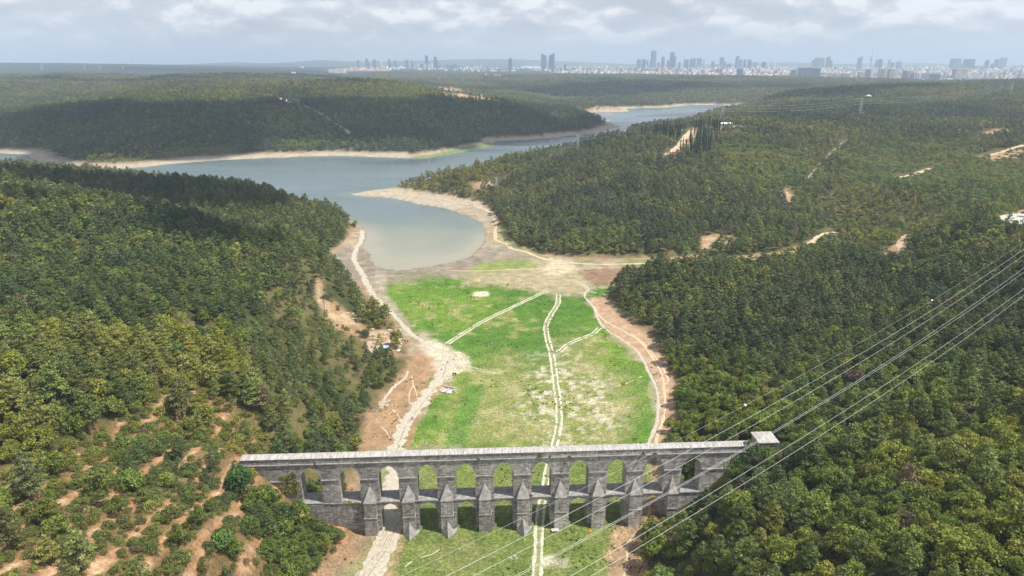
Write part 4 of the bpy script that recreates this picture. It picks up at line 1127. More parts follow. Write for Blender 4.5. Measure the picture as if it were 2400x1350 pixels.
material('slab_stone', rough=.95, spec=.1, build=noisy((.30, .285, .27), (.56, .53, .495), 1.1, 7, .08, .36, .64, (2.2, .35, 1)))
material('cap_stone', rough=.95, spec=.1, build=noisy((.21, .20, .19), (.42, .40, .375), .7, 6, .06, .34, .68))
material('cornice_stone', rough=.95, spec=.1, build=noisy((.23, .22, .215), (.44, .42, .40), .9, 6, .05))

AQ = empty('aqueduct', (0, AQ_Y, 0), AQ_ROT)
tag(AQ, 'long grey stone aqueduct with two tiers of pointed arches across the valley', 'aqueduct')
TH = 5.4
UPC = [-63.9 + 12.24*i for i in range(11)]
LOC = UPC[2:10]
BUT = [(a+b)/2 for a, b in zip(UPC[1:10], UPC[2:11])]
def arch_pts(cx, hw, zs, rise, n=9):
    c = (rise*rise - hw*hw)/(2*hw); Rr = hw + c
    tmax = math.atan2(rise, c)
    left = [(cx + c - Rr*math.cos(t), zs + Rr*math.sin(t)) for t in [tmax*k/n for k in range(n+1)]]
    right = [(2*cx - x, z) for x, z in left[::-1]][1:]
    return left + right
def tier(name, x0, x1, z0, z1, y0, y1, centres, hw, zs, rise, zsill):
    V, Fc, MI = [], [], []
    def q(p, mi):
        b = len(V); V.extend(p); Fc.append(tuple(range(b, b+len(p)))); MI.append(mi)
    def panel(xa, za, xb, zb, xc, zc, xd, zd):
        q([(xa, y0, za), (xb, y0, zb), (xc, y0, zc), (xd, y0, zd)], 0)
        q([(xa, y1, za), (xd, y1, zd), (xc, y1, zc), (xb, y1, zb)], 0)
    xs = x0
    for c in centres:
        l, r = c-hw, c+hw
        panel(xs, z0, l, z0, l, z1, xs, z1)
        P = arch_pts(c, hw, zs, rise)
        for (a, b) in zip(P, P[1:]):
            panel(a[0], a[1], b[0], b[1], b[0], z1, a[0], z1)
            q([(a[0], y0, a[1]), (a[0], y1, a[1]), (b[0], y1, b[1]), (b[0], y0, b[1])], 1)
        q([(l, y0, zsill), (l, y1, zsill), (l, y1, zs), (l, y0, zs)], 1)
        q([(r, y0, zsill), (r, y0, zs), (r, y1, zs), (r, y1, zsill)], 1)
        if zsill > z0:
            panel(l, z0, r, z0, r, zsill, l, zsill)
        xs = r
    panel(xs, z0, x1, z0, x1, z1, xs, z1)
    q([(x0, y0, z0), (x0, y0, z1), (x0, y1, z1), (x0, y1, z0)], 0)
    q([(x1, y0, z0), (x1, y1, z0), (x1, y1, z1), (x1, y0, z1)], 0)
    q([(x0, y0, z1), (x1, y0, z1), (x1, y1, z1), (x0, y1, z1)], 0)
    return link(name, mesh_from(name, V, Fc, [MATS['masonry'], MATS['masonry_reveal']], mi=MI), AQ)
def build_aqueduct():
    tier('upper_wall', -85.5, 79.2, 11.2, 25.5, 0, TH, UPC, 3.15, 19.6, 4.6, 11.2)
    tier('lower_wall', -70, 68, -2.5, 11.02, -.25, TH+.25, LOC, 3.05, 6.4, 3.9, -2.5)
    # floor slabs of the upper openings
    for c in UPC:
        mb = MB(); mb.box(c-3.14, c+3.14, -.32, TH+.3, 11.03, 11.24)
        mb.build('deck_floor', MATS['cap_stone'], AQ)
    # coping: roof of long slabs, front and back pitch
    PW = 3.0
    mb = MB(); mb.box(-85.2, 79.1, 0.0, PW, 25.5, 27.46); mb.build('parapet', MATS['masonry'], AQ)
    def coping(xa, xb, dz):
        mb = MB()
        mb.quadmesh([(xa, -.22, 27.46), (xb, -.22, 27.46), (xb, -.22, 27.64+dz), (xa, -.22, 27.64+dz), (xa, 1.5, 27.95+dz), (xb, 1.5, 27.95+dz),
                     (xa, PW+.22, 27.64+dz), (xb, PW+.22, 27.64+dz), (xa, PW+.22, 27.46), (xb, PW+.22, 27.46)],
                    [(0,1,2,3), (3,2,5,4), (4,5,7,6), (6,7,9,8), (8,9,1,0), (0,3,4,6,8), (1,9,7,5,2)])
        return mb
    x = -85.0; k = 0
    rr = random.Random(4)
    while x < 78.9:
        w = min(rr.uniform(.85, 1.25), 79.0 - x)
        coping(x, x + w - .035, rr.uniform(-.035, .035)).build('coping_slab', MATS['slab_stone'], AQ)
        x += w; k += 1
    # string courses
    mb = MB(); mb.box(-85, 79.1, -.36, .0, 25.35, 25.62); mb.box(-85, 79.1, TH, TH+.3, 25.2, 25.49); mb.build('upper_cornice', MATS['cornice_stone'], AQ)
    edges = [-80.0] + [e for c in UPC for e in (c-3.2, c+3.2)] + [72.0]
    for a, b in zip(edges[::2], edges[1::2]):
        mb = MB(); mb.box(a, b, -.3, 0, 19.3, 19.62); mb.box(a-.25, b+.25, -.299, TH*.0+.25, 19.36, 19.58) if False else None
        mb.box(a, b, TH, TH+.25, 19.3, 19.62); mb.build('pier_cornice', MATS['cornice_stone'], AQ)
    bl = [-60.0] + BUT + [64.0]
    for a, b in zip(bl, bl[1:]):
        mb = MB(); mb.box(a+(1.93 if a > -59 else 0), b-(1.93 if b < 63 else 0), -.52, -.25, 10.86, 11.22); mb.build('deck_cornice', MATS['cornice_stone'], AQ)
    # rings of dressed stones round the arches
    def ring(cx, hw, zs, rise, y, d=.42, nm='arch_ring'):
        P = arch_pts(cx, hw, zs, rise); Q = arch_pts(cx, hw+d, zs, rise+d*1.15)
        mb = MB()
        for (a, b, c, e) in zip(P, P[1:], Q[1:], Q):
            g = .03
            a2 = (a[0]+(b[0]-a[0])*g, a[1]+(b[1]-a[1])*g); e2 = (e[0]+(c[0]-e[0])*g, e[1]+(c[1]-e[1])*g)
            mb.quadmesh([(a2[0], y-.09, a2[1]), (b[0], y-.09, b[1]), (c[0], y-.09, c[1]), (e2[0], y-.09, e2[1]), (a2[0], y, a2[1]), (b[0], y, b[1]), (c[0], y, c[1]), (e2[0], y, e2[1])],
                        [(0,1,2,3), (0,4,5,1), (1,5,6,2), (2,6,7,3), (3,7,4,0)])
        mb.build(nm, MATS['cornice_stone'], AQ)
    for c in UPC: ring(c, 3.15, 19.6, 4.6, 0)
    for c in LOC: ring(c, 3.05, 6.4, 3.9, -.25)
    # buttresses with pyramid caps, front and back
    for i, c in enumerate(BUT):
        w = 1.9 if i < 8 else 1.6; g = ground_z(c, AQ_Y)
        for s in (1, -1):
            ya, yb = (-2.75, -.25) if s == 1 else (TH+2.75, TH+.25)
            zt = 12.1; Y0, Y1 = min(ya, yb), max(ya, yb)
            mb = MB(); mb.quadmesh([(c-w-.08, ya-.12*s, -2.5), (c+w+.08, ya-.12*s, -2.5), (c+w, ya, zt), (c-w, ya, zt), (c-w-.08, yb, -2.5), (c+w+.08, yb, -2.5), (c+w, yb, zt), (c-w, yb, zt)],
                                   [(0,1,2,3), (1,5,6,2), (4,0,3,7), (3,2,6,7)] if s == 1 else [(3,2,1,0), (2,6,5,1), (7,3,0,4), (7,6,2,3)])
            bt = mb.build('buttress', MATS['masonry'], AQ)
            top = .0 if s == 1 else TH
            mb = MB(); e = .14
            mb.quadmesh([(c-w-e, ya-e*s, zt), (c+w+e, ya-e*s, zt), (c+w+e, top, zt), (c-w-e, top, zt), (c-w-e, ya-e*s, zt+.2), (c+w+e, ya-e*s, zt+.2), (c+w+e, top, zt+.2), (c-w-e, top, zt+.2), (c, top-.02*s, 17.0)],
                        [(0,1,5,4), (1,2,6,5), (3,0,4,7), (4,5,8), (5,6,8), (7,4,8)])
            mb.build('buttress_cap', MATS['cap_stone'], bt)
            mb = MB(); mb.box(c-w-.2, c+w+.2, min(ya-.24*s, ya), max(ya-.24*s, ya), 6.55, 6.82); mb.box(c+w+.03, c+w+.2, Y0, Y1, 6.55, 6.82); mb.box(c-w-.2, c-w-.03, Y0, Y1, 6.55, 6.82)
            mb.build('buttress_band', MATS['cornice_stone'], bt)
    for c in LOC:
        for l in (c-3.05-1.0, c+3.05):
            mb = MB(); mb.box(l, l+1.0, -.45, -.25, 5.95, 6.2); mb.build('spring_block', MATS['cornice_stone'], AQ)
    # pointed cutwaters at the foot of three piers
    for i in (1, 2, 4):
        c = BUT[i]
        mb = MB(); mb.quadmesh([(c-2.15, -2.7, -1), (c+.2, -6.1, -1), (c+3.05, -2.2, -1), (c+3.05, -.3, -1), (c-2.15, -2.7, .45), (c+.2, -6.0, .45), (c+3.05, -2.2, .45), (c+3.05, -.3, .45), (c, -2.86, 5.0), (c+2.0, -2.7, 1.3)],
                               [(0,1,5,4), (1,2,6,5), (2,3,7,6), (4,5,8), (5,6,9,8), (6,7,9)])
        mb.build('cutwater', MATS['cap_stone'], AQ)
build_aqueduct()

# gatehouse at the right end, broken wall end at the left
def gatehouse():
    g = empty('gatehouse', (80.0, 195.6, 24.0), AQ_ROT); tag(g, 'small square stone gatehouse with flat grey roof at the right end of the aqueduct', 'building')
    mb = MB(); mb.box(-.6, 5.4, -2.6, 3.6, -2, 5.3); w = mb.build('wall', MATS['masonry'], g)
    mb = MB(); mb.quadmesh([(-1, -3, 5.3), (5.8, -3, 5.3), (5.8, 4, 5.3), (-1, 4, 5.3), (-1, -3, 5.6), (5.8, -3, 5.6), (5.8, 4, 5.6), (-1, 4, 5.6), (1.9, .5, 6.5), (2.9, .5, 6.5)],
                           [(0,3,2,1), (0,1,5,4), (1,2,6,5), (2,3,7,6), (3,0,4,7), (4,5,9,8), (5,6,9), (6,7,8,9), (7,4,8)])
    mb.build('roof', MATS['slab_stone'], g)
    mb = MB(); mb.box(3.2, 4.2, -2.75, -2.61, 1.5, 4.0); mb.build('doorway', material('dark_opening', (.03, .03, .03)), w)
gatehouse()
def ruin_left():
    x, y, z = at_y(510, 1068, 187.5); z = 27.2
    mb = MB(); X = x
    mb.quadmesh([(-2.2, -.5, -3), (1.2, -.5, -3), (1.2, .5, -3), (-2.2, .5, -3), (-1.0, -.4, -.2), (1.0, -.4, 2.6), (1.0, .4, 2.6), (-1.0, .4, -.2), (.2, -.4, 2.5), (.2, .4, 2.5)],
                [(0,1,5,8,4), (2,3,7,9,6), (1,2,6,5), (3,0,4,7), (4,8,9,7), (8,5,6,9)])
    tag(mb.build('ruined_wall', MATS['slab_stone'], loc=(X, y, z)), 'pale jagged slab of broken wall left of the aqueduct end', 'ruin')
    mb = MB(); rr = random.Random(3)
    for k in range(7):
        a = rr.uniform(-2, 2); b = rr.uniform(-.6, .6); s = rr.uniform(.25, .6)
        mb.frustum(a, b, -1.5, rr.uniform(0, 1.2), s, s*.6, 5, rr.uniform(0, 3))
    x, y, z = at_y(480, 1068, 187); tag(mb.build('rubble_pile', MATS['slab_stone'], loc=(x, y, 26.6)), 'low heap of pale rubble beyond the left end of the aqueduct', 'rubble')
ruin_left()

# ivy and wall plants
def wall_plants():
    clumps = []; rr = random.Random(8)
    for i in range(34):
        cx = rr.uniform(-2.6, 2.2); cz = rr.uniform(-5, 3.4)
        if cx < -1 and cz > 1: continue
        clumps.append((cx, 0, cz, .9, .3, .8, rr.uniform(.8, 1.2)))
    me = leaf_cloud('ivy', clumps, 1500, .2, 77, outward=.4)
    o = link('ivy', me, loc=(-70.4*math.cos(AQ_ROT), AQ_Y - 70.4*math.sin(AQ_ROT) - .25, 20.0)); o['tint'] = [.34, .32, .055]
    tag(o, 'yellow green ivy climbing the wall beside the leftmost upper arch', 'ivy')
    clumps = [(rr.uniform(-2.6, 2.6), 0, rr.uniform(-.8, .5), .8, .35, .4, rr.uniform(.8, 1.2)) for i in range(16)]
    o = link('ivy', leaf_cloud('ivy', clumps, 600, .2, 78), loc=(-51.4, AQ_Y - 51.4*math.sin(AQ_ROT) - .3, 10.9)); o['tint'] = [.30, .29, .06]
    tag(o, 'yellow green ivy hanging over the sill of the second upper arch from the left', 'ivy')
    spots = [(1265,1069,.42,'darkest'),(1289,1069,.3,'small'),(1335,1071,.4,'yellowish'),(1122,1076,.28,'thin'),(737,1087,.26,'small'),(1508,1062,.34,'straggly'),(1535,1063,.36,'bright'),(1555,1066,.3,'trailing'),(1630,1064,.28,'small'),(1245,1160,.3,'bushy'),(1503,1158,.3,'leafy'),(960,1172,.24,'low'),(1092,1080,.22,'tiny')]
    for i, (u, v, s, w) in enumerate(spots):
        r = ray(u, v); m = math.tan(AQ_ROT); t = (AQ_Y - .45)/(r[1] - m*r[0])
        o = link('wall_plant', CROWN['shrub', 0][i % 4], loc=(r[0]*t, r[1]*t - .1, H + r[2]*t - .5), rz=i, scale=(s*1.2, s*.7, s)); o['tint'] = [.14+.03*(i % 3), .17, .045]
        place = 'near the ' + ['fifth','sixth','seventh','third','first','tenth','tenth','tenth','last','sixth','ninth','third','fourth'][i] + ' upper arch from the left'
        tag(o, f'{w} green plant rooted in the aqueduct masonry {place}', 'plant')
wall_plants()

# ------------------------------------------------------------------ tracks, roads
def spline(P, step):
    P = np.asarray(P, float)
    Q = np.vstack([2*P[0]-P[1], P, 2*P[-1]-P[-2]]); out = []
    for i in range(1, len(Q)-2):
        a, b, c, d = Q[i-1], Q[i], Q[i+1], Q[i+2]
        n = max(2, int(np.linalg.norm(c-b)/step))
        for t in np.arange(n)/n:
            out.append(.5*((2*b) + (c-a)*t + (2*a-5*b+4*c-d)*t*t + (-a+3*b-3*c+d)*t**3))
    out.append(Q[-2]); return np.array(out)
def ribbon(mb, pts, width, offs=0.0, lift=.06, rag=.25, seed=0, step=1.3, gaps=0.0):
    P = spline(pts, step)
    T = np.gradient(P, axis=0); T /= np.linalg.norm(T, axis=1)[:, None] + 1e-9
    Nn = np.stack([-T[:, 1], T[:, 0]], 1)
    g = np.random.default_rng(seed)
    d = np.cumsum(np.r_[0, np.linalg.norm(np.diff(P, axis=0), axis=1)])
    w1 = width/2*(1 + rag*2*(vnoise(d/1.7+seed*9.1, d*0+seed)-.5) + rag*(g.random(len(P))-.5)); w2 = width/2*(1 + rag*2*(vnoise(d/1.9+seed*3.7+50, d*0+seed)-.5) + rag*(g.random(len(P))-.5))
    wob = offs + (vnoise(d/9+seed, d*0+3.3)-.5)*width*.25
    cols = 4; V = []
    for k in range(cols):
        f = k/(cols-1)
        o = wob + (-w1)*(1-f) + w2*f
        x = P[:, 0] + Nn[:, 0]*o; y = P[:, 1] + Nn[:, 1]*o
        hgt = lift + (0.0 if 0 < k < cols-1 else -.04)
        V.append(np.stack([x, y, interp(ZZ, x, y) + hgt], 1))
    V = np.stack(V, 1); n = len(P)
    fs = []
    for i in range(n-1):
        if gaps and vnoise(np.array([d[i]/2.2+seed*5]), np.array([seed*1.3]))[0] < gaps: continue
        for k in range(cols-1): fs.append((i*cols+k, (i+1)*cols+k, (i+1)*cols+k+1, i*cols+k+1)[::-1])
    mb.quadmesh(V.reshape(-1, 3), fs)
def hits(px): return [hit(u, v)[:2] for u, v in px]
def b_dirt(c0, c1):
    def f(nt, b):
        L = nt.links.new
        geo = N(nt, 'ShaderNodeNewGeometry')
        n = N(nt, 'ShaderNodeTexNoise', inp={'Scale': .9, 'Detail': 6.0, 'Roughness': .7}); L(geo.outputs['Position'], n.inputs['Vector'])
        r = ramp(nt, [(.32, c0), (.66, c1)]); L(n.outputs['Fac'], r.inputs[0]); L(r.outputs[0], b.inputs['Base Color'])
        bp = N(nt, 'ShaderNodeBump', inp={'Strength': .6, 'Distance': .2}); L(n.outputs['Fac'], bp.inputs['Height']); L(bp.outputs[0], b.inputs['Normal'])
    return f
material('pale_dirt', rough=.97, spec=.05, build=b_dirt((.34, .30, .235), (.60, .54, .44)))
material('white_dirt', rough=.97, spec=.05, build=b_dirt((.34, .35, .22), (.68, .64, .52)))
material('sandy_dirt', rough=.97, spec=.05, build=b_dirt((.46, .34, .22), (.66, .52, .36)))
material('rut_dirt', rough=.97, spec=.05, build=b_dirt((.26, .21, .15), (.40, .33, .24)))
def nm_band(px): return len(px) > 4
material('trodden_grass', rough=.97, spec=.05, build=b_dirt((.13, .17, .05), (.36, .34, .20)))
def path(name, px, width, mat, label, kindof='single', gauge=2.0, lift=.06, **kw):
    P = hits(px); mb = MB()
    yy = max(p[1] for p in P)
    step = 1.3 if yy < 500 else 3.5
    lift = lift + max(0, yy-500)*.0005
    if kindof == 'single': ribbon(mb, P, width, 0, lift, step=step, seed=len(P)+int(width), **kw)
    elif kindof == 'pair':
        if nm_band(px): ribbon(mb0 := MB(), P, gauge + width*1.3, 0, lift - .03, step=step, seed=9+len(P), rag=.35, gaps=.18); tag(mb0.build('trodden_strip', MATS['trodden_grass']), 'strip of worn yellow grass under the ' + label, kind='structure')
        for k, o in enumerate((-gauge/2, gauge/2)): ribbon(mb, P, width, o, lift, step=step, seed=k+len(P), **kw)
    tag(mb.build(name, MATS[mat]), label, None, kind='structure')
TR = [
 ('dirt_road', [(1045,846),(1040,872),(1018,905),(990,940),(960,978),(940,1010),(930,1040),(925,1075),(917,1120),(916,1170),(915,1205)], 5.6, 'pale_dirt', 'pale dirt road running under the third arch', 'single', {}),
 ('dirt_road', [(915,1200),(912,1240),(895,1280),(872,1330),(835,1400),(790,1480)], 7.6, 'pale_dirt', 'wide rutted pale road leaving the aqueduct towards the bottom edge', 'single', {'rag': .22}),
 ('dirt_road', [(872,690),(905,720),(935,752),(962,780),(1000,806),(1035,826),(1046,850)], 2.6, 'pale_dirt', 'pale double track along the left shore of the lake bed', 'single', {}),
 ('wheel_track', [(1281,682),(1255,694),(1215,713),(1165,737),(1125,757),(1085,782),(1048,806)], 1.0, 'white_dirt', 'twin wheel track crossing the upper green bed diagonally', 'pair', {'gauge': 2.1}),
 ('wheel_track', [(1309,690),(1307,712),(1291,738),(1280,762),(1282,790),(1293,830),(1299,870),(1304,910),(1309,950),(1310,985),(1306,1015),(1298,1050),(1288,1090),(1276,1150),(1267,1200),(1263,1260),(1262,1300),(1259,1350),(1256,1430)], 1.0, 'white_dirt', 'long white twin wheel track down the middle of the green bed', 'pair', {'gauge': 2.2}),
 ('wheel_track', [(1405,768),(1390,782),(1365,792),(1335,805),(1308,826)], .9, 'white_dirt', 'short twin wheel track joining the middle track from the right', 'pair', {'gauge': 2.0, 'gaps': .3}),
 ('dirt_road', [(1382,676),(1370,694),(1388,715),(1402,748),(1420,772),(1455,795),(1488,818),(1508,845),(1520,872),(1538,908),(1543,950),(1540,985),(1524,1030),(1510,1075)], 1.3, 'pale_dirt', 'inner track round the right edge of the lake bed', 'single', {}),
 ('dirt_road', [(1392,718),(1412,748),(1460,775),(1500,800),(1530,840),(1548,870),(1555,898),(1558,940),(1556,975),(1545,1010),(1530,1060)], 1.2, 'sandy_dirt', 'outer sandy track below the right hand wood', 'single', {}),
 ('dirt_road', [(1480,783),(1510,806),(1545,850),(1566,888),(1556,902)], 1.0, 'sandy_dirt', 'short upper bench track on the right bank', 'single', {}),
 ('footpath', [(1340,655),(1368,668),(1382,682),(1396,688)], .7, 'white_dirt', 'twin track slanting into the green corner', 'pair', {'gauge': 2.0}),
 ('dirt_road', [(1110,482),(1150,497),(1162,520),(1160,545),(1165,565),(1200,583),(1235,592),(1265,604),(1300,612),(1345,617),(1420,620),(1500,618)], 3.2, 'sandy_dirt', 'sandy road skirting the bay below the pine hill', 'single', {}),
 ('dirt_road', [(1500,618),(1560,616),(1640,610)], 3.0, 'sandy_dirt', 'sandy road entering the side valley', 'single', {}),
 ('dirt_road', [(1760,607),(1830,598),(1880,583),(1922,552),(1950,545),(1990,545)], 4.0, 'sandy_dirt', 'sandy road bending round the foot of the pine hill', 'single', {}),
 ('dirt_road', [(2160,600),(2118,588),(2108,572),(2113,558),(2130,548)], 4.0, 'sandy_dirt', 'sandy road hooking round the scrub mound', 'single', {}),
 ('dirt_road', [(1045,634),(1120,635),(1200,632),(1280,628),(1330,622)], 1.6, 'sandy_dirt', 'thin sandy path across the dry mud', 'single', {}),
 ('dirt_road', [(850,540),(848,556),(838,580),(830,605),(842,632),(860,665),(876,695)], 4.0, 'pale_dirt', 'pale gravel strip on the left shore', 'single', {}),
 ('dirt_road', [(2180,395),(2150,406),(2100,418)], 6.0, 'sandy_dirt', 'sandy road on the far right hillside', 'single', {}),
 ('dirt_road', [(2400,340),(2370,349),(2330,362),(2300,368)], 6.0, 'sandy_dirt', 'sandy road near the right edge of the far hillside', 'single', {}),
 ('dirt_road', [(1556,370),(1580,350),(1600,332),(1622,305)], 9.0, 'sandy_dirt', 'broad sandy avenue climbing between the cypresses', 'single', {}),
 ('dirt_road', [(1985,328),(1960,350),(1930,380),(1893,420)], 4.5, 'rut_dirt', 'brown ride cut straight through the hillside scrub', 'single', {}),
 ('dirt_road', [(655,231),(700,245),(740,262),(775,285),(800,300),(822,314)], 9.0, 'sandy_dirt', 'sandy firebreak running down the peninsula ridge', 'single', {}),
 ('dirt_road', [(900,452),(960,458),(1040,468),(1100,480)], 2.4, 'sandy_dirt', 'sandy shore path along the spit', 'single', {}),
 ('footpath', [(1524,1180),(1520,1205),(1505,1230),(1484,1255),(1470,1280),(1470,1310),(1463,1345),(1455,1400)], .7, 'sandy_dirt', 'thin footpath on the brown bank right of the aqueduct', 'single', {}),
 ('footpath', [(955,870),(950,885),(925,905),(905,930),(895,955)], 1.3, 'pale_dirt', 'grey concrete gutter across the dry brown patch', 'single', {}),
 ('footpath', [(965,880),(968,902),(962,915),(958,935),(962,948)], .5, 'sandy_dirt', 'thin path looping in the dry brown patch', 'single', {}),
 ('footpath', [(968,902),(975,920),(980,938)], .5, 'sandy_dirt', 'short fork of the thin path in the brown patch', 'single', {}),
 ('footpath', [(920,960),(930,970),(938,982)], .5, 'sandy_dirt', 'tiny path end beside the pale road', 'single', {}),
 ('footpath', [(893,1000),(905,1012),(915,1030)], .5, 'sandy_dirt', 'thin path in the brown patch near the aqueduct', 'single', {}),
 ('footpath', [(1090,858),(1120,866),(1150,873),(1180,876)], .5, 'white_dirt', 'faint pale track fading into the green', 'pair', {'gauge': 1.6, 'gaps': .35}),
 ('footpath', [(1510,880),(1480,893),(1460,902),(1440,906)], .45, 'white_dirt', 'faint pale path on the green right side', 'single', {'gaps': .3}),
 ('footpath', [(940,1335),(975,1310),(1010,1300),(1030,1288)], .35, 'white_dirt', 'faint footpath on the grass before the aqueduct', 'single', {'gaps': .25}),
]
for nm, px, w, mt, lab, kd, kw in TR: path(nm, px, w, mt, lab, kd, **{'rag': .45, 'gaps': .12 if kd == 'pair' else 0.0, **kw})
# ruts lying in the wide road before the aqueduct
P = hits([(915,1235),(900,1275),(878,1310),(850,1350),(805,1430)]); mb = MB()
for k, o in enumerate((-1.6, -.8, .1, .9, 1.7)): ribbon(mb, P, .28, o, .10, rag=.6, seed=60+k, step=.8, gaps=.45)
tag(mb.build('wheel_ruts', MATS['rut_dirt']), 'brown ruts in the pale road before the aqueduct', kind='structure')
P = hits([(1045,846),(1030,888),(990,940),(955,985),(935,1025),(925,1060)]); mb = MB()
ribbon(mb, P, .5, .9, .10, rag=.5, seed=71, step=.9, gaps=.3)
tag(mb.build('wheel_ruts', MATS['rut_dirt']), 'brown rut along the right of the pale road', kind='structure')

# ------------------------------------------------------------------ small things in the valley
material('sign_red', (.33, .035, .04), rough=.6); material('sign_white', (.75, .72, .70), rough=.6); material('metal_grey', (.42, .43, .44), rough=.5, spec=.4)
material('white_paint', (.78, .78, .77), rough=.6); material('concrete', rough=.95, build=noisy((.40, .38, .34), (.62, .59, .54), 1.4, 5, .03))
def sign(u, v, w, h, rz, label, tri=False):
    x, y, z = hit(u, v + 5)
    s = empty('warning_sign', (x, y, z), rz); tag(s, label, 'sign', 'red warning signs on the lake bed')
    for d in (-w*.32, w*.32):
        mb = MB(); mb.box(d-.05, d+.05, 0, .1, -.3, .5+h); mb.build('post', MATS['metal_grey'], s)
    mb = MB(); mb.box(-w/2, w/2, -.06, -.01, .5, .5+h); bd = mb.build('board', MATS['sign_red'], s)
    mb = MB()
    if tri: mb.quadmesh([(-w*.28, -.075, .5+h*.15), (w*.28, -.075, .5+h*.15), (0, -.075, .5+h*.9)], [(0,1,2)])
    else:
        for k in range(3): mb.box(-w*.12*(2-k*.4), w*.14*(1+k*.5), -.08, -.066, .5+h*(.2+.25*k), .5+h*(.30+.25*k))
    mb.build('lettering', MATS['sign_white'], bd)
sign(953, 800, 2.0, 1.5, .2, 'small red sign with pale triangle on the left dry bank', True)
sign(1065, 877, 2.0, 1.5, -.1, 'small red triangle sign at the green edge above the stone ruin', True)
sign(1460, 900, 1.7, 1.4, .05, 'dark red sign beside the faint path on the right side of the green')
sign(1487, 1029, 1.5, 1.1, 0, 'dark red sign standing in bright grass close behind the aqueduct')
sign(1473, 1330, 1.3, .95, -.35, 'dark red tilted sign beside the footpath at the bottom edge')

def placed(name, u, v, mb, mat, label, cat, rz=0.0, dz=0.0, tint=None, group=None):
    x, y, z = hit(u, v); o = mb.build(name, MATS[mat], loc=(x, y, z+dz), rz=rz); tag(o, label, cat, group)
    return o
# stone basin ruin by the road
t = empty('stone_basin', hit(1050, 916), -.35); tag(t, 'pale ruined stone basin with low walls beside the road and the green', 'ruin')
for (a, b, c, d, h) in ((-3.2, 3.4, 1.5, 2.3, 1.3), (-3.2, -2.3, -2.6, 1.5, .8), (2.6, 3.4, -.5, 1.5, 1.1), (-.4, .4, -2.8, 1.5, .9), (-3.2, 1.0, -2.9, -2.4, .5)):
    mb = MB(); mb.box(a, b, c, d, -.5, h); mb.build('wall', MATS['slab_stone'], t)
mb = MB(); mb.box(-2.3, 2.6, -2.3, 1.5, -.3, .25); mb.build('floor_slab', MATS['concrete'], t)
# concrete slab table, post, orange bag, stones
t = empty('slab_table', hit(1301, 1246), .08); tag(t, 'pale concrete slab table on low feet before a buttress', 'table')
mb = MB(); mb.box(-1.2, 1.2, -.7, .7, .55, .78); mb.build('tabletop', MATS['concrete'], t)
for d in (-.85, .85):
    mb = MB(); mb.box(d-.14, d+.14, -.5, .5, -.2, .55); mb.build('leg', MATS['concrete'], t)
mb = MB(); mb.tube([(-.35, 0, .1), (.35, .35, .12)], .12, 7); placed('marker_post', 1282, 1243, mb, 'concrete', 'short white post lying in the grass beside the slab table', 'post')
material('tan_rock', rough=.95, build=noisy((.34, .26, .18), (.56, .46, .34), 1.2, 5, .05))
material('orange_cloth', (.75, .2, .05), rough=.7)
def lump(r, seed, sub=2, sq=.7):
    bm = bmesh.new(); bmesh.ops.create_icosphere(bm, subdivisions=sub, radius=r)
    for v_ in bm.verts:
        k = 1 + .35*mn.noise(v_.co*(1.6/r) + Vector((seed, 0, 0)))
        v_.co = Vector((v_.co.x*k*1.15, v_.co.y*k, max(v_.co.z*k*sq, -.25*r)))
    me = bpy.data.meshes.new('lump'); bm.to_mesh(me); bm.free(); return me
def rock(name, u, v, r, seed, mat, label, cat, sq=.7, group=None):
    me = lump(r, seed, 2, sq); me.materials.append(MATS[mat]); x, y, z = hit(u, v)
    return tag(link(name, me, loc=(x, y, z + r*.12), rz=seed), label, cat, group)
rock('orange_bag', 1383, 1245, .62, 3, 'orange_cloth', 'crumpled orange bag lying in the grass before a buttress', 'bag', .45)
rock('pale_boulder', 1198, 1308, .42, 4, 'slab_stone', 'leftmost of three small pale stones in the near grass', 'stone')
rock('pale_boulder', 1206, 1303, .48, 5, 'slab_stone', 'middle of three small pale stones in the near grass', 'stone')
rock('pale_boulder', 1211, 1309, .40, 6, 'slab_stone', 'lowest of three small pale stones in the near grass', 'stone')
# rock pile on the left bank
rr = random.Random(12); spots = []
for k in range(46):
    spots.append((rr.uniform(862, 940), rr.uniform(772, 826), rr.uniform(.7, 1.9)))
spots += [(rr.uniform(795, 850), rr.uniform(728, 750), rr.uniform(.6, 1.2)) for _ in range(8)] + [(rr.uniform(888, 912), rr.uniform(940, 958), rr.uniform(.6, 1.3)) for _ in range(12)]
for k, (u, v, r_) in enumerate(spots):
    grp, lab = (('boulders in the pile on the left bank', 'pale tan boulder in the loose pile on the left bank') if k < 46 else ('boulders under the left spur trees', 'pale boulder among bushes above the rock pile') if k < 54 else ('stones at the end of the grey gutter', 'whitish stone at the lower end of the grey gutter'))
    rock('boulder', u, v, r_, 20+k, 'tan_rock', lab, 'boulder', .7, grp)
material('blue_tarpaulin', (.42, .52, .68), rough=.5)
mb = MB(); mb.quadmesh([(-1.6, -1.2, 0), (1.7, -1.1, .1), (2.0, 1.2, .9), (-1.3, 1.3, .8), (-1.6, -1.2, -.4), (1.7, -1.1, -.4), (2.0, 1.2, .3), (-1.3, 1.3, .3)], [(0,1,2,3), (0,4,5,1), (1,5,6,2), (2,6,7,3), (3,7,4,0)])
placed('tarpaulin', 903, 816, mb, 'blue_tarpaulin', 'pale blue sheet draped among the boulders', 'tarpaulin', .3, .5)
mb = MB(); mb.quadmesh([(-.7, -.6, 0), (.8, -.5, .2), (.9, .6, .5), (-.6, .7, .4), (-.7, -.6, -.3), (.8, -.5, -.2), (.9, .6, .1), (-.6, .7, .0)], [(0,1,2,3), (0,4,5,1), (1,5,6,2), (2,6,7,3), (3,7,4,0)])
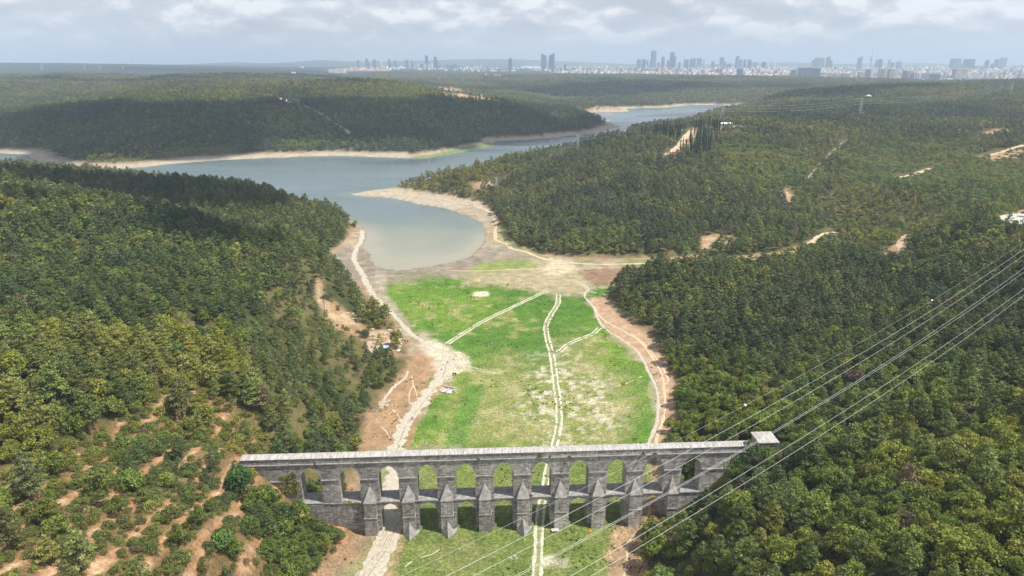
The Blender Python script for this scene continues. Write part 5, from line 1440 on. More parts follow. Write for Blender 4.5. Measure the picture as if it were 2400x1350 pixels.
placed('tarpaulin', 933, 824, mb, 'white_paint', 'white crumpled sheet beside dark bushes below the boulders', 'tarpaulin', -.4, .4)

# ------------------------------------------------------------------ power line across the foreground
material('cable_metal', (.66, .66, .62), rough=.45, spec=.5); material('marker_white', (.85, .83, .82), rough=.4)
WIRES = [  # left anchor (u,v,Y), middle (u,v), right anchor (u,v,Y), radius, label
 ((1000,1322,112), (1690,979.5), (2350,600,282), .017, 'thin uppermost power cable carrying the white marker balls'),
 ((1047,1350,104), (1643,1040), (2377,600,276), .031, 'second power cable from the top of the foreground bundle'),
 ((1110,1350,104), (1683,1043), (2397,600,272), .030, 'third power cable from the top of the foreground bundle'),
 ((1207,1350,103), (1775,1033), (2400,628,266), .028, 'upper cable of the close pair in the foreground bundle'),
 ((1216,1350,103), (1778,1035), (2400,638,264), .028, 'lower cable of the close pair in the foreground bundle'),
 ((1338,1350,102), (1850,1044), (2400,677,256), .030, 'second lowest power cable of the foreground bundle'),
 ((1385,1350,102), (1877,1050), (2400,692,254), .030, 'lowest power cable of the foreground bundle')]
WZ = {}
for wi, (A, M, B, rad, lab) in enumerate(WIRES):
    a = Vector(at_y(*A)); b = Vector(at_y(*B)); r = ray(*M)
    # where the middle ray meets the vertical plane of the cable
    dx, dy = b.x-a.x, b.y-a.y
    t = (a.x*dy - a.y*dx)/(r[0]*dy - r[1]*dx)
    mx, my, mz = r[0]*t, r[1]*t, H + r[2]*t
    s = ((mx-a.x)*dx + (my-a.y)*dy)/(dx*dx+dy*dy)
    k = (mz - (a.z*(1-s) + b.z*s))/(s*(s-1))          # z = lerp + k s (s-1)
    k = max(k, 2.0)
    f = lambda q, a=a, b=b, dx=dx, dy=dy, k=k: Vector((a.x+dx*q, a.y+dy*q, a.z*(1-q)+b.z*q + k*q*(q-1)))
    WZ[wi] = f
    mb = MB(); mb.tube([f(-.45 + 1.9*i/70) for i in range(71)], rad, 5)
    tag(mb.build('power_cable', MATS['cable_metal']), lab, 'cable', 'power cables crossing the right foreground')
def ball(wi, u, label):
    f = WZ[wi]; best = min(((abs(to_px(*f(q/400))[0]-u), q/400) for q in range(400)))[1]
    bm = bmesh.new(); bmesh.ops.create_uvsphere(bm, u_segments=14, v_segments=9, radius=.42)
    me = bpy.data.meshes.new('shell'); bm.to_mesh(me); bm.free(); me.materials.append(MATS['marker_white'])
    p = f(best); t = empty('marker_ball', p); tag(t, label, 'marker ball', 'white marker balls on the top cable')
    me.polygons.foreach_set('use_smooth', np.ones(len(me.polygons), bool)); link('shell', me, t)
    d = (f(best+.002)-f(best-.002)).normalized()
    mb = MB(); mb.tube([-d*.55, d*.55], .09, 6); mb.build('clamp', MATS['metal_grey'], t)
ball(0, 1748, 'white marker ball on the top cable above the gatehouse'); ball(0, 2184, 'white marker ball on the top cable near the upper right')

# ------------------------------------------------------------------ pylons
def pylon(u, v0, v1, label, arms=3, Y=None, thick=.16, grp=None, w=1.0):
    if Y is None: x, y, z = hit(u, v0)
    else: x, y, z = at_y(u, v0, Y)
    h = (v0 - v1)*y/ray(u, v0)[1]/F*1.02
    p = empty('lattice_pylon', (x, y, z-1), .5); tag(p, label, 'pylon', grp)
    b = h*.085*w; mb = MB()
    lv = [0, .2, .38, .54, .68, .8, .9, 1.0]; wd = lambda q: b*(1-q)**.9 + .35*w
    c4 = lambda q: [Vector((sx*wd(q), sy*wd(q), h*q)) for sx, sy in ((-1,-1),(1,-1),(1,1),(-1,1))]
    for k in range(4): mb.tube([c4(q)[k] for q in lv], thick*1.3, 4)
    for qa, qb in zip(lv, lv[1:]):
        A, Bc = c4(qa), c4(qb)
        for k in range(4):
            mb.tube([A[k], Bc[(k+1) % 4]], thick*.7, 3); mb.tube([A[(k+1) % 4], Bc[k]], thick*.7, 3); mb.tube([Bc[k], Bc[(k+1) % 4]], thick*.7, 3)
    mb.build('lattice_tower', MATS['metal_grey'], p)
    ends = []
    for i in range(arms):
        q = .97 - i*.13; ln = h*(.13 + .02*(i % 2))*w
        mb = MB(); mb.tube([(-ln, 0, h*q), (0, 0, h*(q+.025)), (ln, 0, h*q)], thick*.9, 4); mb.tube([(-ln, 0, h*q), (ln, 0, h*q)], thick*.9, 4)
        mb.build('cross_arm', MATS['metal_grey'], p)
        for sg in (-1, 1): ends.append(p.matrix_basis @ Vector((sg*ln, 0, h*q)))
    bpy.context.view_layer.update()
    Mx = Matrix.Translation(p.location) @ Matrix.Rotation(.5, 4, 'Z')
    return [Mx @ Vector((sg*h*(.13+.02*(i % 2))*w, 0, h*(.97-i*.13))) for i in range(arms) for sg in (-1, 1)]
PY = {}
PY['a'] = pylon(1353, 357, 316, 'slim lattice pylon on the ridge above the bay')
PY['b'] = pylon(1163, 450, 415, 'small lattice pylon above the spit shore')
PY['c'] = pylon(1690, 292, 247, 'lattice pylon beside the white pavilion')
PY['d'] = pylon(2014, 275, 231, 'lattice pylon left of the watchtower')
PY['e'] = pylon(2366, 232, 196, 'faint lattice pylon on the far right ridge')
material('cable_dark', (.16, .16, .17), rough=.6)
def span(A, B, label, rad=.09, sag=.03):
    for k, (a, b) in enumerate(zip(A, B)):
        if k % 2 and k < 5 and False: continue
        L_ = (b-a).length; mb = MB()
        mb.tube([a.lerp(b, q/16) - Vector((0, 0, 4*sag*L_*(q/16)*(1-q/16))) for q in range(17)], rad, 3)
        tag(mb.build('power_cable', MATS['cable_dark' if 'left' in label else 'metal_grey']), label, 'cable', 'cables: ' + label)
span(PY['b'], PY['a'], 'thin cable between the two pylons left of the pine hill'); span(PY['a'], PY['c'], 'thin cable running left from the pavilion pylon', .11, .02)
span(PY['c'], PY['d'], 'thin cable between the pavilion pylon and the watchtower pylon', .07, .015); span(PY['d'], PY['e'], 'thin cable running right from the watchtower pylon', .07, .012)
FARPY = [(312, 153, 139, 6900, 'tallest faint pylon on the far left skyline'), (100, 168, 148, 5600, 'faint pylon before the far left plateau near the edge'), (200, 170, 152, 5600, 'faint wide pylon on the far left plain'),
         (237, 169, 154, 5600, 'faint pylon right of the wide one on the far left plain'), (290, 168, 156, 5600, 'small faint pylon on the far left plain'), (36, 150, 140, 6900, 'faint skyline pylon at the far left'), (435, 160, 150, 6900, 'faint pylon at the right end of the plateau')]
for u, v0, v1, Y, lab in FARPY: pylon(u, v0, v1, lab, Y=Y, thick=.45, w=1.5)

# ------------------------------------------------------------------ hilltop structures
material('tower_brown', (.16, .075, .06), rough=.8); material('roof_tile', rough=.85, build=noisy((.42, .14, .10), (.55, .22, .16), .5, 4)); material('pale_plaster', rough=.9, build=noisy((.60, .57, .52), (.74, .71, .66), .4, 3)); material('glass_dark', (.05, .07, .09), rough=.2, spec=.5)
def watchtower():
    x, y, z = hit(2033, 242); g = 1.0*y/ray(2033, 240)[1]/F
    t = empty('watchtower', (x, y, z), .35); tag(t, 'dark brown watchtower with a pale tent roof on the right hand ridge', 'watchtower')
    h = 20*g
    mb = MB(); mb.frustum(0, 0, -3, h*.45, 3.6*g, 3.2*g, 8); mb.build('shaft', MATS['tower_brown'], t)
    mb = MB(); mb.frustum(0, 0, h*.45, h*.50, 4.9*g, 4.9*g, 8); mb.build('gallery_floor', MATS['pale_plaster'], t)
    mb = MB(); mb.frustum(0, 0, h*.50, h*.62, 4.7*g, 4.7*g, 8); mb.build('railing_wall', MATS['tower_brown'], t)
    mb = MB(); mb.frustum(0, 0, h*.62, h*.80, 4.0*g, 4.0*g, 8); mb.build('cabin_window', MATS['glass_dark'], t)
    for k in range(8):
        a = 2*math.pi*k/8; mb = MB(); mb.tube([(4.5*g*math.cos(a), 4.5*g*math.sin(a), h*.62), (4.5*g*math.cos(a), 4.5*g*math.sin(a), h*.81)], .3*g, 4); mb.build('post', MATS['white_paint'] if k == 7 else MATS['tower_brown'], t)
    mb = MB(); mb.frustum(0, 0, h*.81, h*.99, 8.2*g, .7*g, 8); mb.build('roof', MATS['concrete'], t)
    mb = MB(); mb.frustum(0, 0, h*.99, h*1.06, .8*g, .5*g, 6); mb.build('finial', MATS['white_paint'], t)
watchtower()
def gable_house(u, v, w, d, h, rz, label, roof='roof_tile', flat=False, Y=None):
    x, y, z = hit(u, v); g = y/ray(u, v)[1]/F; w, d, h = w*g, d*g, h*g
    t = empty('house', (x, y, z), rz); tag(t, label, 'house')
    mb = MB(); mb.box(-w/2, w/2, -d/2, d/2, -3, h); wl = mb.build('wall', MATS['pale_plaster'], t)
    mb = MB(); o = .08*w
    if flat: mb.box(-w/2-o, w/2+o, -d/2-o, d/2+o, h, h+.12*h)
    else: mb.quadmesh([(-w/2-o, -d/2-o, h), (w/2+o, -d/2-o, h), (w/2+o, d/2+o, h), (-w/2-o, d/2+o, h), (-w/2, 0, h*1.75), (w/2, 0, h*1.75)], [(0,1,5,4), (2,3,4,5), (1,2,5), (3,0,4), (0,3,2,1)])
    mb.build('roof', MATS[roof], t)
    for k in range(3):
        mb = MB(); cx = -w*.3 + w*.3*k; mb.box(cx-w*.06, cx+w*.06, -d/2-.06, -d/2, h*.35, h*.75); mb.build('window', MATS['glass_dark'], wl)
for a in [(2329, 246, 16, 9, 4, .1, 'red roofed house left of the far right group'), (2352, 244, 17, 8, 3.5, -.2, 'long red roofed house in the middle of the far right group'), (2390, 241, 20, 11, 5, .25, 'largest red roofed house at the far right'),
          (2386, 251, 17, 8, 3.5, -.1, 'salmon roofed house lowest in the far right group'), (2401, 249, 12, 8, 3.5, .3, 'red roofed house cut by the right edge')]: gable_house(*a)
gable_house(2310, 255, 15, 7, 3.5, .05, 'low white flat roofed house left of the red roofs', 'white_paint', True)
gable_house(2374, 236, 16, 8, 3, -.3, 'pale flat roofed house above the largest red roof', 'concrete', True)
# pavilion, terrace wall, kiosk
def pavilion():
    x, y, z = hit(1702, 296); g = y/ray(1702, 293)[1]/F
    t = empty('pavilion', (x, y, z), .05); tag(t, 'long white pavilion on the cypress hilltop', 'building')
    mb = MB(); mb.box(-13*g, 12*g, -4*g, 4*g, -2, 6.5*g); w = mb.build('wall', MATS['pale_plaster'], t)
    mb = MB(); mb.quadmesh([(-15*g, -5*g, 6.5*g), (14*g, -5*g, 6.5*g), (14*g, 5*g, 6.5*g), (-15*g, 5*g, 6.5*g), (-11*g, 0, 9*g), (10*g, 0, 9*g)], [(0,1,5,4), (2,3,4,5), (1,2,5), (3,0,4), (0,3,2,1)]); mb.build('roof', MATS['white_paint'], t)
    for k in range(7):
        cx = (-11 + 3.6*k)*g; mb = MB(); mb.box(cx, cx+1.8*g, -4.1*g, -4*g, 1.5*g, 5*g); mb.build('window', MATS['glass_dark'], w)
    x, y, z = hit(1730, 297); mb = MB(); mb.box(-32*g, 30*g, -.6*g, .6*g, -2, 2.6*g); tag(mb.build('terrace_wall', MATS['pale_plaster'], loc=(x, y, z), rz=.02), 'long low pale terrace wall right of the pavilion', 'wall')
pavilion()
def kiosk():
    x, y, z = hit(1450, 322); g = y/ray(1450, 320)[1]/F
    t = empty('signboard', (x, y, z), -.1); tag(t, 'tall white board on a post at the hilltop clearing', 'signboard')
    mb = MB(); mb.box(-.3*g, .3*g, -.3*g, .3*g, -1, 11*g); mb.build('post', MATS['pale_plaster'], t)
    mb = MB(); mb.box(-2.2*g, 2.2*g, -.5*g, -.31*g, 3*g, 9*g); mb.build('board', MATS['white_paint'], t)
kiosk()
# lamps above the trees near the avenue
for k, (u, v, lab) in enumerate([(1546, 372, 'twin headed lamp post at the foot of the avenue'), (1492, 388, 'twin headed lamp post left of the avenue in the pines'), (1608, 352, 'lamp post among the first cypresses')]):
    x, y, z = hit(u, v+8); t = empty('lamp_post', (x, y, z)); tag(t, lab, 'lamp post')
    mb = MB(); mb.tube([(0, 0, -1), (0, 0, 11)], .16, 5); mb.build('pole', MATS['metal_grey'], t)
    for s in (-1, 1):
        mb = MB(); mb.tube([(0, 0, 10.8), (s*1.1, 0, 11.2)], .1, 4); mb.box(s*1.6-.7, s*1.6+.7, -.35, .35, 11.1, 11.4); mb.build('lamp_head', MATS['white_paint'], t)
# open air theatre at the right edge
material('seat_wood', (.34, .25, .21), rough=.8)
def theatre():
    x, y, z = hit(2452, 524); t = empty('open_air_theatre', (x, y, z+.3)); tag(t, 'round white stage with curved rows of seats at the right edge', 'theatre')
    mb = MB(); mb.frustum(0, 0, -3, .5, 27, 27, 64); mb.build('stage_wall', MATS['tower_brown'], t)
    mb = MB(); mb.frustum(0, 0, .5, .75, 26.3, 26.3, 64); mb.build('stage_floor', MATS['concrete'], t)
    for k in range(9):
        r0 = 30 + 1.9*k; pts = [(r0*math.cos(R(a)), r0*math.sin(R(a)), .4 + k*.55) for a in range(15, 68, 5)]
        mb = MB(); n = len(pts); vs = []
        for (px, py, pz) in pts:
            q = 1 + 1.0/r0; vs += [(px, py, -3), (px, py, pz+.4), (px*q, py*q, pz+.4), (px*q, py*q, -3)]
        mb.quadmesh(vs, [(4*i+a, 4*i+4+a, 4*i+5+a, 4*i+1+a) for i in range(n-1) for a in range(3)]); mb.build('seat_row', MATS['roof_tile'] if False else MATS['seat_wood'], t)
theatre()

# ------------------------------------------------------------------ city
def b_facade(nt, b):
    L = nt.links.new
    tint = N(nt, 'ShaderNodeAttribute', attribute_type='INSTANCER', attribute_name='tint')
    tc = N(nt, 'ShaderNodeTexCoord'); s = N(nt, 'ShaderNodeSeparateXYZ'); L(tc.outputs['Object'], s.inputs[0])
    ad = N(nt, 'ShaderNodeMath', operation='ADD'); L(s.outputs['X'], ad.inputs[0]); L(s.outputs['Y'], ad.inputs[1])
    cx = N(nt, 'ShaderNodeCombineXYZ'); L(ad.outputs[0], cx.inputs['X']); L(s.outputs['Z'], cx.inputs['Y'])
    br = N(nt, 'ShaderNodeTexBrick', offset=0.0, inp={'Scale': 1.0, 'Mortar Size': .9, 'Mortar Smooth': .1, 'Brick Width': 6.0, 'Row Height': 3.6})
    br.inputs['Color1'].default_value = (.45, .5, .58, 1); br.inputs['Color2'].default_value = (.6, .64, .7, 1); br.inputs['Mortar'].default_value = (1.1, 1.08, 1.05, 1); L(cx.outputs[0], br.inputs['Vector'])
    n = N(nt, 'ShaderNodeTexNoise', inp={'Scale': .03, 'Detail': 3.0}); L(tc.outputs['Object'], n.inputs[0])
    r = ramp(nt, [(.3, (.8, .8, .82)), (.7, (1.2, 1.2, 1.15))]); L(n.outputs['Fac'], r.inputs[0])
    L(mul(nt, mul(nt, tint.outputs['Color'], br.outputs['Color']), r.outputs[0]), b.inputs['Base Color'])
material('facade', rough=.35, spec=.5, build=b_facade)
def b_tinted(nt, b):
    tint = N(nt, 'ShaderNodeAttribute', attribute_type='INSTANCER', attribute_name='tint'); nt.links.new(tint.outputs['Color'], b.inputs['Base Color'])
material('tinted', rough=.8, build=b_tinted)
PAL = {'blue': (.20, .30, .40), 'dark': (.13, .20, .30), 'grey': (.36, .38, .42), 'white': (.85, .83, .80), 'brown': (.42, .34, .32), 'cream': (.68, .62, .55)}
def tower(u0, u1, vt, vb, Y, style, col, label, group):
    uc = (u0+u1)/2
    x, y, _ = at_y(uc, vb, Y); zt = at_y(uc, vt, Y)[2]; zb = min(ground_z(x, y), at_y(uc, vb, Y)[2]) - 3
    w = (u1-u0)*Y/ray(uc, vb)[1]/F; h = zt - zb; rz = random.uniform(-.25, .25); d = w*random.uniform(.7, 1.0)
    t = empty('tower_block' if style != 'mast' else 'broadcast_tower', (x, y, zb), rz); tag(t, label, 'tower', group)
    c = tuple(k*random.uniform(.88, 1.12) for k in PAL[col]); W, D = w/2, d/2
    def part(nm, mb, cc=None, par=t, m='facade'):
        o = mb.build(nm, MATS[m], par); o['tint'] = [float(q) for q in (cc or c)]; return o
    mb = MB()
    if style == 'flat':
        mb.box(-W, W, -D, D, 0, h*.97); part('facade', mb); mb = MB(); mb.box(-W*.6, W*.5, -D*.6, D*.6, h*.97, h); part('roof_plant', mb, (.4, .42, .45), m='tinted')
    elif style == 'round':
        mb.frustum(0, 0, 0, h*.88, W, W, 14, sy=.8); part('facade', mb); mb = MB(); mb.frustum(0, 0, h*.88, h*.96, W*.9, W*.7, 14, sy=.8); mb.frustum(0, 0, h*.96, h, W*.6, W*.3, 10, sy=.8); part('crown', mb)
    elif style in ('slant_l', 'slant_r'):
        sl = w*.45*(1 if style == 'slant_l' else -1)
        mb.quadmesh([(-W, -D, 0), (W, -D, 0), (W, D, 0), (-W, D, 0), (-W, -D, h-max(-sl, 0)), (W, -D, h-max(sl, 0)), (W, D, h-max(sl, 0)), (-W, D, h-max(-sl, 0))], [(0,1,5,4), (1,2,6,5), (2,3,7,6), (3,0,4,7), (4,5,6,7)]); part('facade', mb)
        mb = MB(); mb.box(W-w*.12, W+.4, -D-.5, D, 0, h*.9-max(sl, 0)); part('side_fin', mb, tuple(q*1.35 for q in c), m='tinted')
    elif style == 'spire':
        mb.box(-W, W, -D, D, 0, h*.82); part('facade', mb); mb = MB(); mb.frustum(0, 0, h*.82, h*.93, W*1.1, W*.35, 4, math.pi/4); part('crown', mb); mb = MB(); mb.frustum(0, 0, h*.93, h, W*.12, W*.05, 5); part('mast', mb, (.5, .5, .5), m='tinted')
    elif style == 'step':
        mb.box(-W, W, -D, D, 0, h*.70); part('facade', mb); mb = MB(); mb.box(-W, W*.25, -D*.8, D*.8, h*.70, h*.97); part('upper_block', mb); mb = MB(); mb.box(-W*.6, W*.0, -D*.4, D*.4, h*.97, h); part('roof_plant', mb, m='tinted')
    elif style == 'twin':
        mb.box(-W, -W*.15, -D, D, 0, h*.98); part('facade', mb); mb = MB(); mb.box(W*.1, W, -D*.8, D, 0, h); part('facade', mb); mb = MB(); mb.box(-W*.15, W*.1, -D*.5, D*.5, 0, h*.88); part('core', mb, (.7, .7, .7), m='tinted')
    elif style == 'flare':
        mb.quadmesh([(-W*.5, -D, 0), (W*.5, -D, 0), (W*.5, D, 0), (-W*.5, D, 0), (-W, -D, h), (W, -D, h), (W, D, h), (-W, D, h)], [(0,1,5,4), (1,2,6,5), (2,3,7,6), (3,0,4,7), (4,5,6,7)]); part('facade', mb); mb = MB(); mb.box(-W*.3, W*.3, -D*.3, D*.3, h, h*1.02); part('roof_plant', mb, m='tinted')
    elif style == 'apartment':
        mb.box(-W, W, -D, D, 0, h*.96); part('facade', mb)
        for k in (-.82, .12, .78):
            mb = MB(); mb.box(W*k-w*.05, W*k+w*.05, -D-.8, D+.8, 0, h*(.98 if k > 0 else .96)+.5); part('stair_core', mb, (.80, .74, .70), m='tinted')
        mb = MB(); mb.box(-W*.4, W*.4, -D*.4, D*.4, h*.96, h); part('roof_plant', mb, (.6, .55, .5), m='tinted')
    elif style == 'mast':
        mb.frustum(0, 0, 0, h*.45, W*.5, W*.32, 10); part('shaft', mb, m='tinted'); mb = MB(); mb.frustum(0, 0, h*.45, h*.52, W*.5, W, 12); mb.frustum(0, 0, h*.52, h*.58, W, W*.5, 12); part('pod', mb, m='tinted')
        mb = MB(); mb.frustum(0, 0, h*.58, h, W*.22, W*.06, 6); part('mast', mb, m='tinted')
ORD = ['first','second','third','fourth','fifth','sixth','seventh','eighth','ninth','tenth','eleventh','twelfth','thirteenth','fourteenth','fifteenth','sixteenth','seventeenth','eighteenth','nineteenth','twentieth','twenty first','twenty second','twenty third','twenty fourth','twenty fifth','twenty sixth','twenty seventh','twenty eighth','twenty ninth','thirtieth']
CWORD = {'blue': 'pale blue glass', 'dark': 'dark blue glass', 'grey': 'grey', 'white': 'white', 'brown': 'brownish', 'cream': 'cream'}
CITY = {
 'left skyline cluster': (8500, [(837,847,140,160,'round','grey'),(858,866,137,158,'step','blue'),(875,883,140,160,'flat','blue'),(887,895,143,161,'flat','cream'),(911,919,138,163,'step','blue'),(924,932,141,162,'round','blue'),(951,958,140,160,'flat','grey'),(963,971,141,158,'step','grey'),
    (957,963,147,163,'slant_r','white'),(967,973,147,163,'slant_l','white'),(975,982,147,163,'slant_r','white'),(983,993,150,163,'flat','blue'),(993,999,148,164,'slant_r','white'),(1000,1006,148,164,'slant_l','white'),(1007,1013,147,164,'slant_r','white'),
    (997,1004,129.5,160,'flat','dark'),(1018,1028,132,164,'step','dark'),(1028,1033,152,163,'flat','blue'),(1041,1046,153,163,'flat','dark'),(1048,1053,151,163,'flat','blue'),(1055,1062,152,163,'flat','dark'),(1064,1072,150,163,'flat','blue'),(1074,1077,153,163,'flat','blue'),
    (1107,1113,149,170,'spire','grey'),(1114,1120,153,170,'spire','white'),(1124,1130,151,170,'spire','cream'),(1132,1142,158,173,'flat','blue')]),
 'central skyline group': (7800, [(1192,1200,132,171,'spire','dark'),(1201.5,1204,151,170,'mast','grey'),(1220,1232,158,166,'flat','blue'),(1268,1280,125,172,'slant_l','dark'),(1286,1299,124,173,'slant_r','dark'),(1299.5,1303,153,172,'flat','grey'),(1322,1327,149,166,'flat','dark')]),
 'skyline cluster right of the centre': (9000, [(1492,1501,139,160,'twin','blue'),(1504,1509,138,160,'flat','dark'),(1510,1513,139,160,'flat','blue'),(1514.5,1518.5,141,160,'round','dark'),(1522,1525,140,160,'flat','blue'),(1525,1535,118,161,'flat','blue'),(1540,1546,146,160,'flat','grey'),(1549,1557,132,160,'round','blue'),(1562,1569,141,160,'flat','grey'),(1569,1578,122,160,'flat','dark'),(1578,1583,131,160,'flat','blue'),
    (1589,1595,145,160,'round','blue'),(1602,1608,139,158,'flat','blue'),(1608.5,1613.5,138,158,'round','blue'),(1616,1629,137,158,'twin','blue'),(1633,1642,136,159,'flat','blue'),(1645,1651,138,160,'slant_r','white'),(1666,1673,144,160,'twin','blue'),(1675,1681,150,160,'flat','grey')]),
 'skyline cluster on the right': (8800, [(1686,1694,134,161,'flat','blue'),(1694,1699,143,162,'flat','blue'),(1703,1712,146,163,'spire','blue'),(1723,1733,131,163,'step','blue'),(1733,1738,139,163,'flat','blue'),(1741,1748,138,162,'round','blue'),(1751,1760,138,162,'slant_l','blue'),(1765,1774,145,162,'flat','grey'),(1785,1793,145,162,'flat','dark'),(1804,1809,142,160,'slant_l','white'),(1810.5,1816,143,160,'slant_r','white'),
    (1901,1908,140,160,'flat','grey'),(1909,1925,135,161,'flat','grey'),(1925,1930,136,160,'slant_r','grey'),(1935,1947,133,161,'step','blue')]),
 'far right skyline row': (8600, [(2009,2017,132,160,'slant_r','blue'),(2037,2044,116,150,'mast','grey'),(2050,2054,140,158,'round','blue'),(2056,2065,138,158,'flat','dark'),(2080,2085,136,160,'spire','grey'),(2087,2092,146,161,'flat','blue'),(2099,2110,143,162,'round','blue'),(2111,2118,143,160,'round','white'),(2227,2245,137,164,'flat','blue'),(2246,2255,149,164,'round','blue'),(2257,2277,138,165,'flat','dark'),
    (2283,2300,155,164,'flat','grey'),(2305,2315,139,165,'round','blue'),(2320,2328,148,164,'round','blue'),(2330,2344,138,166,'flat','blue'),(2342,2353,135,166,'flare','grey'),(2371,2378,155,166,'round','blue'),(2394,2402,154,166,'round','blue')]),
 'nearer row of apartment towers': (5000, [(1855,1865,163,176,'flat','blue'),(1871,1896,158,184,'flat','dark'),(1896,1918,159.5,183,'flat','dark'),(1727,1739,160,177,'flat','blue'),(1956,1966,173,187,'apartment','cream'),(1968,1978,172,187,'apartment','brown'),(1980,1988,172,187,'apartment','cream'),(2010,2024,168,188,'apartment','brown'),(2027,2036,162,188,'flat','blue'),(2036,2044,161,188,'apartment','white'),(2057,2069,161,189,'apartment','brown'),(2070,2078,159,189,'apartment','cream'),(2079,2092,161,190,'apartment','brown'),(2092,2100,161,190,'apartment','cream'),
    (2115,2125,166,192,'flat','dark'),(2125,2133,167,192,'apartment','brown'),(2135,2149,170,193,'apartment','brown'),(2150,2156,170,193,'apartment','white'),(2157,2173,171,194,'flat','grey'),(2174,2179,171,194,'apartment','cream'),(2179,2196,173,195,'flat','dark'),(2213,2227,183,195,'flat','white'),(2230,2245,160,196,'apartment','brown'),(2247,2261,160,196,'apartment','brown'),(2262,2273,174,195,'apartment','white'),(2284,2295,176,195,'apartment','white'),(2306,2315,180,195,'apartment','cream'),
    (2352,2366,186,198,'flat','white'),(2368,2388,184,198,'flat','cream')])}
for cl, (Y, rows) in CITY.items():
    for i, (u0, u1, vt, vb, st, c) in enumerate(sorted(rows, key=lambda q: q[0])):
        w = {'flat': 'flat topped', 'round': 'rounded', 'step': 'stepped', 'spire': 'pointed', 'twin': 'double slab', 'slant_l': 'slant topped', 'slant_r': 'slant topped', 'flare': 'outward flaring', 'apartment': 'striped', 'mast': 'needle thin'}[st]
        tower(u0, u1, vt, vb, Y + (i % 4)*90, st, c, f'{CWORD[c]} {w} tower, {ORD[i]} from left in {cl}', cl)
# stadium with white arched roof
x, y, z = at_y(1243, 170, 7900); g = 7900/ray(1243, 170)[1]/F
t = empty('stadium', (x, y, ground_z(x, y))); tag(t, 'low stadium with white arched roof left of the twin towers', 'stadium')
mb = MB(); mb.frustum(0, 0, -10, 6*g*1.0, 25*g, 26*g, 28, sy=.6); o = mb.build('stand', MATS['tinted'], t); o['tint'] = [.45, .5, .55]
for k, (a, b) in enumerate(((-25, 4), (-6, 25))):
    mb = MB(); mb.tube([(a*g + (b-a)*g*q/12, -10, (5.5 + 5.0*math.sin(math.pi*q/12))*g) for q in range(13)], .8*g, 5); o = mb.build('roof_arch', MATS['tinted'], t); o['tint'] = [.85, .85, .85]
mb = MB(); mb.frustum(0, 0, 6*g, 7*g, 26*g, 18*g, 28, sy=.6); o = mb.build('roof', MATS['tinted'], t); o['tint'] = [.8, .8, .8]
# pale blocks on the far left middle
for k, (u, w_) in enumerate(((776, 10), (788, 14), (803, 14))):
    tower(u-w_/2, u+w_/2, 162-k*.5, 172, 5600, 'apartment', 'white', f'{["left", "middle", "right"][k]} block of the pale building group beyond the peninsula', 'pale blocks beyond the peninsula')
for k, (u, v, w_) in enumerate(((688, 173, 8),(1028, 185, 8), (1140, 178, 6), (1165, 180, 16), (1212, 180, 5), (708, 160, 6))):
    mb = MB(); x, y, z = hit(u, v); g = y/ray(u, v)[1]/F; mb.box(-w_/2*g, w_/2*g, -4*g, 4*g, -8, 2.2*g); mb.quadmesh([(-w_/2*g-2, -4*g-2, 2.2*g), (w_/2*g+2, -4*g-2, 2.2*g), (w_/2*g+2, 4*g+2, 2.2*g), (-w_/2*g-2, 4*g+2, 2.2*g), (-w_/2*g, 0, 3.1*g), (w_/2*g, 0, 3.1*g)], [(0,1,5,4), (2,3,4,5), (1,2,5), (3,0,4)])
    o = mb.build('shed', MATS['tinted'], loc=(x, y, z+4)); o['tint'] = [.85, .85, .85]; tag(o, ['tiny white shed left on the far wooded plain', 'tiny white shed below the left skyline cluster', 'small white shed in the far woods', 'long low white shed in the far woods', 'small white shed below the pointed tower', 'tiny white building on the far left hillside'][k], 'shed')

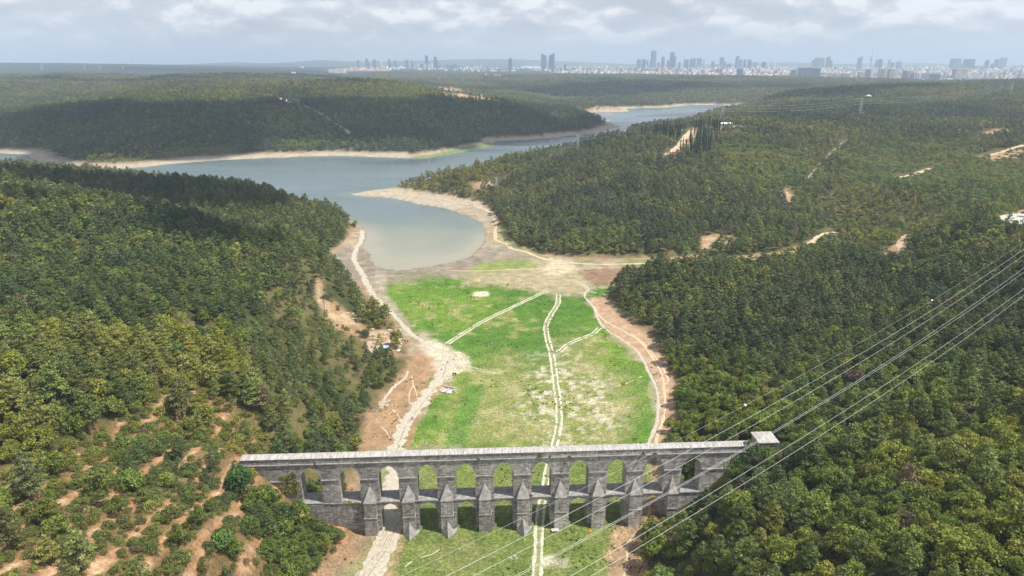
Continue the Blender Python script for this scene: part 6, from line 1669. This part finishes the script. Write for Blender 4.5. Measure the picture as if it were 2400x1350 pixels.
def low_city():
    n = 15000
    Y = 4500 + 5600*rng.random(n)**1.15; u = rng.uniform(1270, 2520, n)
    a = (u-1200)/F
    x = a*(cP*1 + 0)*Y/ (cP + 0)  # straight out along the view line
    x = a*Y*1.05
    ex = rng.random(n) < .06; x[ex] = rng.uniform(-1900, 500, ex.sum()); Y[ex] = rng.uniform(7600, 9600, ex.sum())
    c = fbm(x, Y, 420, 3, seed=51); green = fbm(x, Y, 900, 2, seed=53)
    bu = 1200 + F*x/(Y*1.05)
    lim = np.interp(bu, [1270, 1500, 1650, 1850, 2100, 2520], [6400, 5900, 5700, 5400, 4750, 4650])
    k = ((Y > lim) | ex) & (rng.random(n) < smooth(.30, .52, c)*(.15+.75*smooth(.40, .55, green)) + .05)
    x, Y = x[k], Y[k]; z = interp(ZZ, x, Y); n = len(x)
    w = rng.uniform(9, 22, n); d = rng.uniform(9, 18, n); h = rng.uniform(8, 20, n); big = rng.random(n) < .06; h[big] *= 2.2; w[big] *= 1.3
    rz = np.round(rng.uniform(0, 3, n))*.35 + c[k]*3
    colr = np.array([(.70,.67,.63),(.52,.47,.43),(.48,.37,.33),(.80,.79,.77),(.38,.41,.45),(.58,.44,.37)])[rng.integers(0, 6, n)]*rng.uniform(.75, 1.05, n)[:, None]
    roof = np.array([(.36,.14,.10),(.42,.2,.14),(.55,.52,.50),(.26,.26,.28),(.42,.3,.25)])[rng.integers(0, 5, n)]
    order = np.argsort(-(w*h)/Y**2); single = order[:300]; rest = order[300:]
    variants = []
    for k in range(6):
        mb = MB(); mb.box(-.5, .5, -.5, .5, -.6, .88); mb.box(-.53, .53, -.53, .53, .88, .92)
        variants.append(mesh_from('wall', mb.v, mb.f, [MATS['facade']]))
    rb = MB(); rb.quadmesh([(-.55, -.55, .92), (.55, -.55, .92), (.55, .55, .92), (-.55, .55, .92), (-.25, 0, 1.15), (.25, 0, 1.15)], [(0,1,5,4), (2,3,4,5), (1,2,5), (3,0,4)]); roofm = rb.mesh('roof', MATS['tinted'])
    fb = MB(); fb.box(-.3, .1, -.25, .2, .92, 1.08); flatm = fb.mesh('roof', MATS['tinted'])
    def nm(c_): return 'pale' if c_.mean() > .68 else ('pinkish' if c_[0] > c_[2]*1.15 else 'greyish')
    for i in single:
        zone_w = 'left of the twin towers' if bu_of(x[i], Y[i]) < 1270 else ('below the centre right skyline' if bu_of(x[i], Y[i]) < 1700 else ('below the right skyline cluster' if bu_of(x[i], Y[i]) < 2000 else 'in the far right suburb'))
        tall = 'tall' if h[i] > 24 else 'low'
        t = empty('city_building', (x[i], Y[i], z[i]), rz[i]); t.scale = (w[i], d[i], h[i]); tag(t, f'{tall} {nm(colr[i])} building in the crowd {zone_w}', 'building', f'{tall} {nm(colr[i])} buildings {zone_w}')
        a_ = link('wall', variants[i % 6], t); a_['tint'] = [float(q) for q in colr[i]]; b_ = link('roof', roofm if i % 2 else flatm, t); b_['tint'] = [float(q) for q in roof[i]]
    # all the others as one body of small houses
    V = []; Fc = []; Cc = []
    base = np.array([(-.5,-.5,-.8),(.5,-.5,-.8),(.5,.5,-.8),(-.5,.5,-.8),(-.5,-.5,1),(.5,-.5,1),(.5,.5,1),(-.5,.5,1)])
    fcs = np.array([(0,1,5,4),(1,2,6,5),(2,3,7,6),(3,0,4,7),(4,5,6,7)])
    m = len(rest); S = np.stack([w[rest], d[rest], h[rest]], 1)[:, None]*base[None]
    ca, sa = np.cos(rz[rest])[:, None], np.sin(rz[rest])[:, None]
    X = S[..., 0]*ca - S[..., 1]*sa + x[rest][:, None]; Yy = S[..., 0]*sa + S[..., 1]*ca + Y[rest][:, None]; Z = S[..., 2] + z[rest][:, None]
    V = np.stack([X, Yy, Z], -1).reshape(-1, 3); Fc = (fcs[None] + 8*np.arange(m)[:, None, None]).reshape(-1, 4)
    me = mesh_from('low_city', V, Fc, [material('house_crowd', rough=.85, build=lambda nt, b: nt.links.new(N(nt, 'ShaderNodeAttribute', attribute_name='wall_colour').outputs['Color'], b.inputs['Base Color']))])
    at = me.color_attributes.new('wall_colour', 'FLOAT_COLOR', 'CORNER')
    cc = np.ones((m, 5, 4, 4), np.float32); cc[:, :4, :, :3] = colr[rest][:, None, None]; cc[:, 4, :, :3] = roof[rest][:, None]
    at.data.foreach_set('color', cc.ravel())
    tag(link('low_city', me), kind='stuff', label='dense crowd of small pale houses spreading below the skyline')
def bu_of(x, y): return to_px(np.array([x]), np.array([y]), np.array([90.]))[0][0]
low_city()
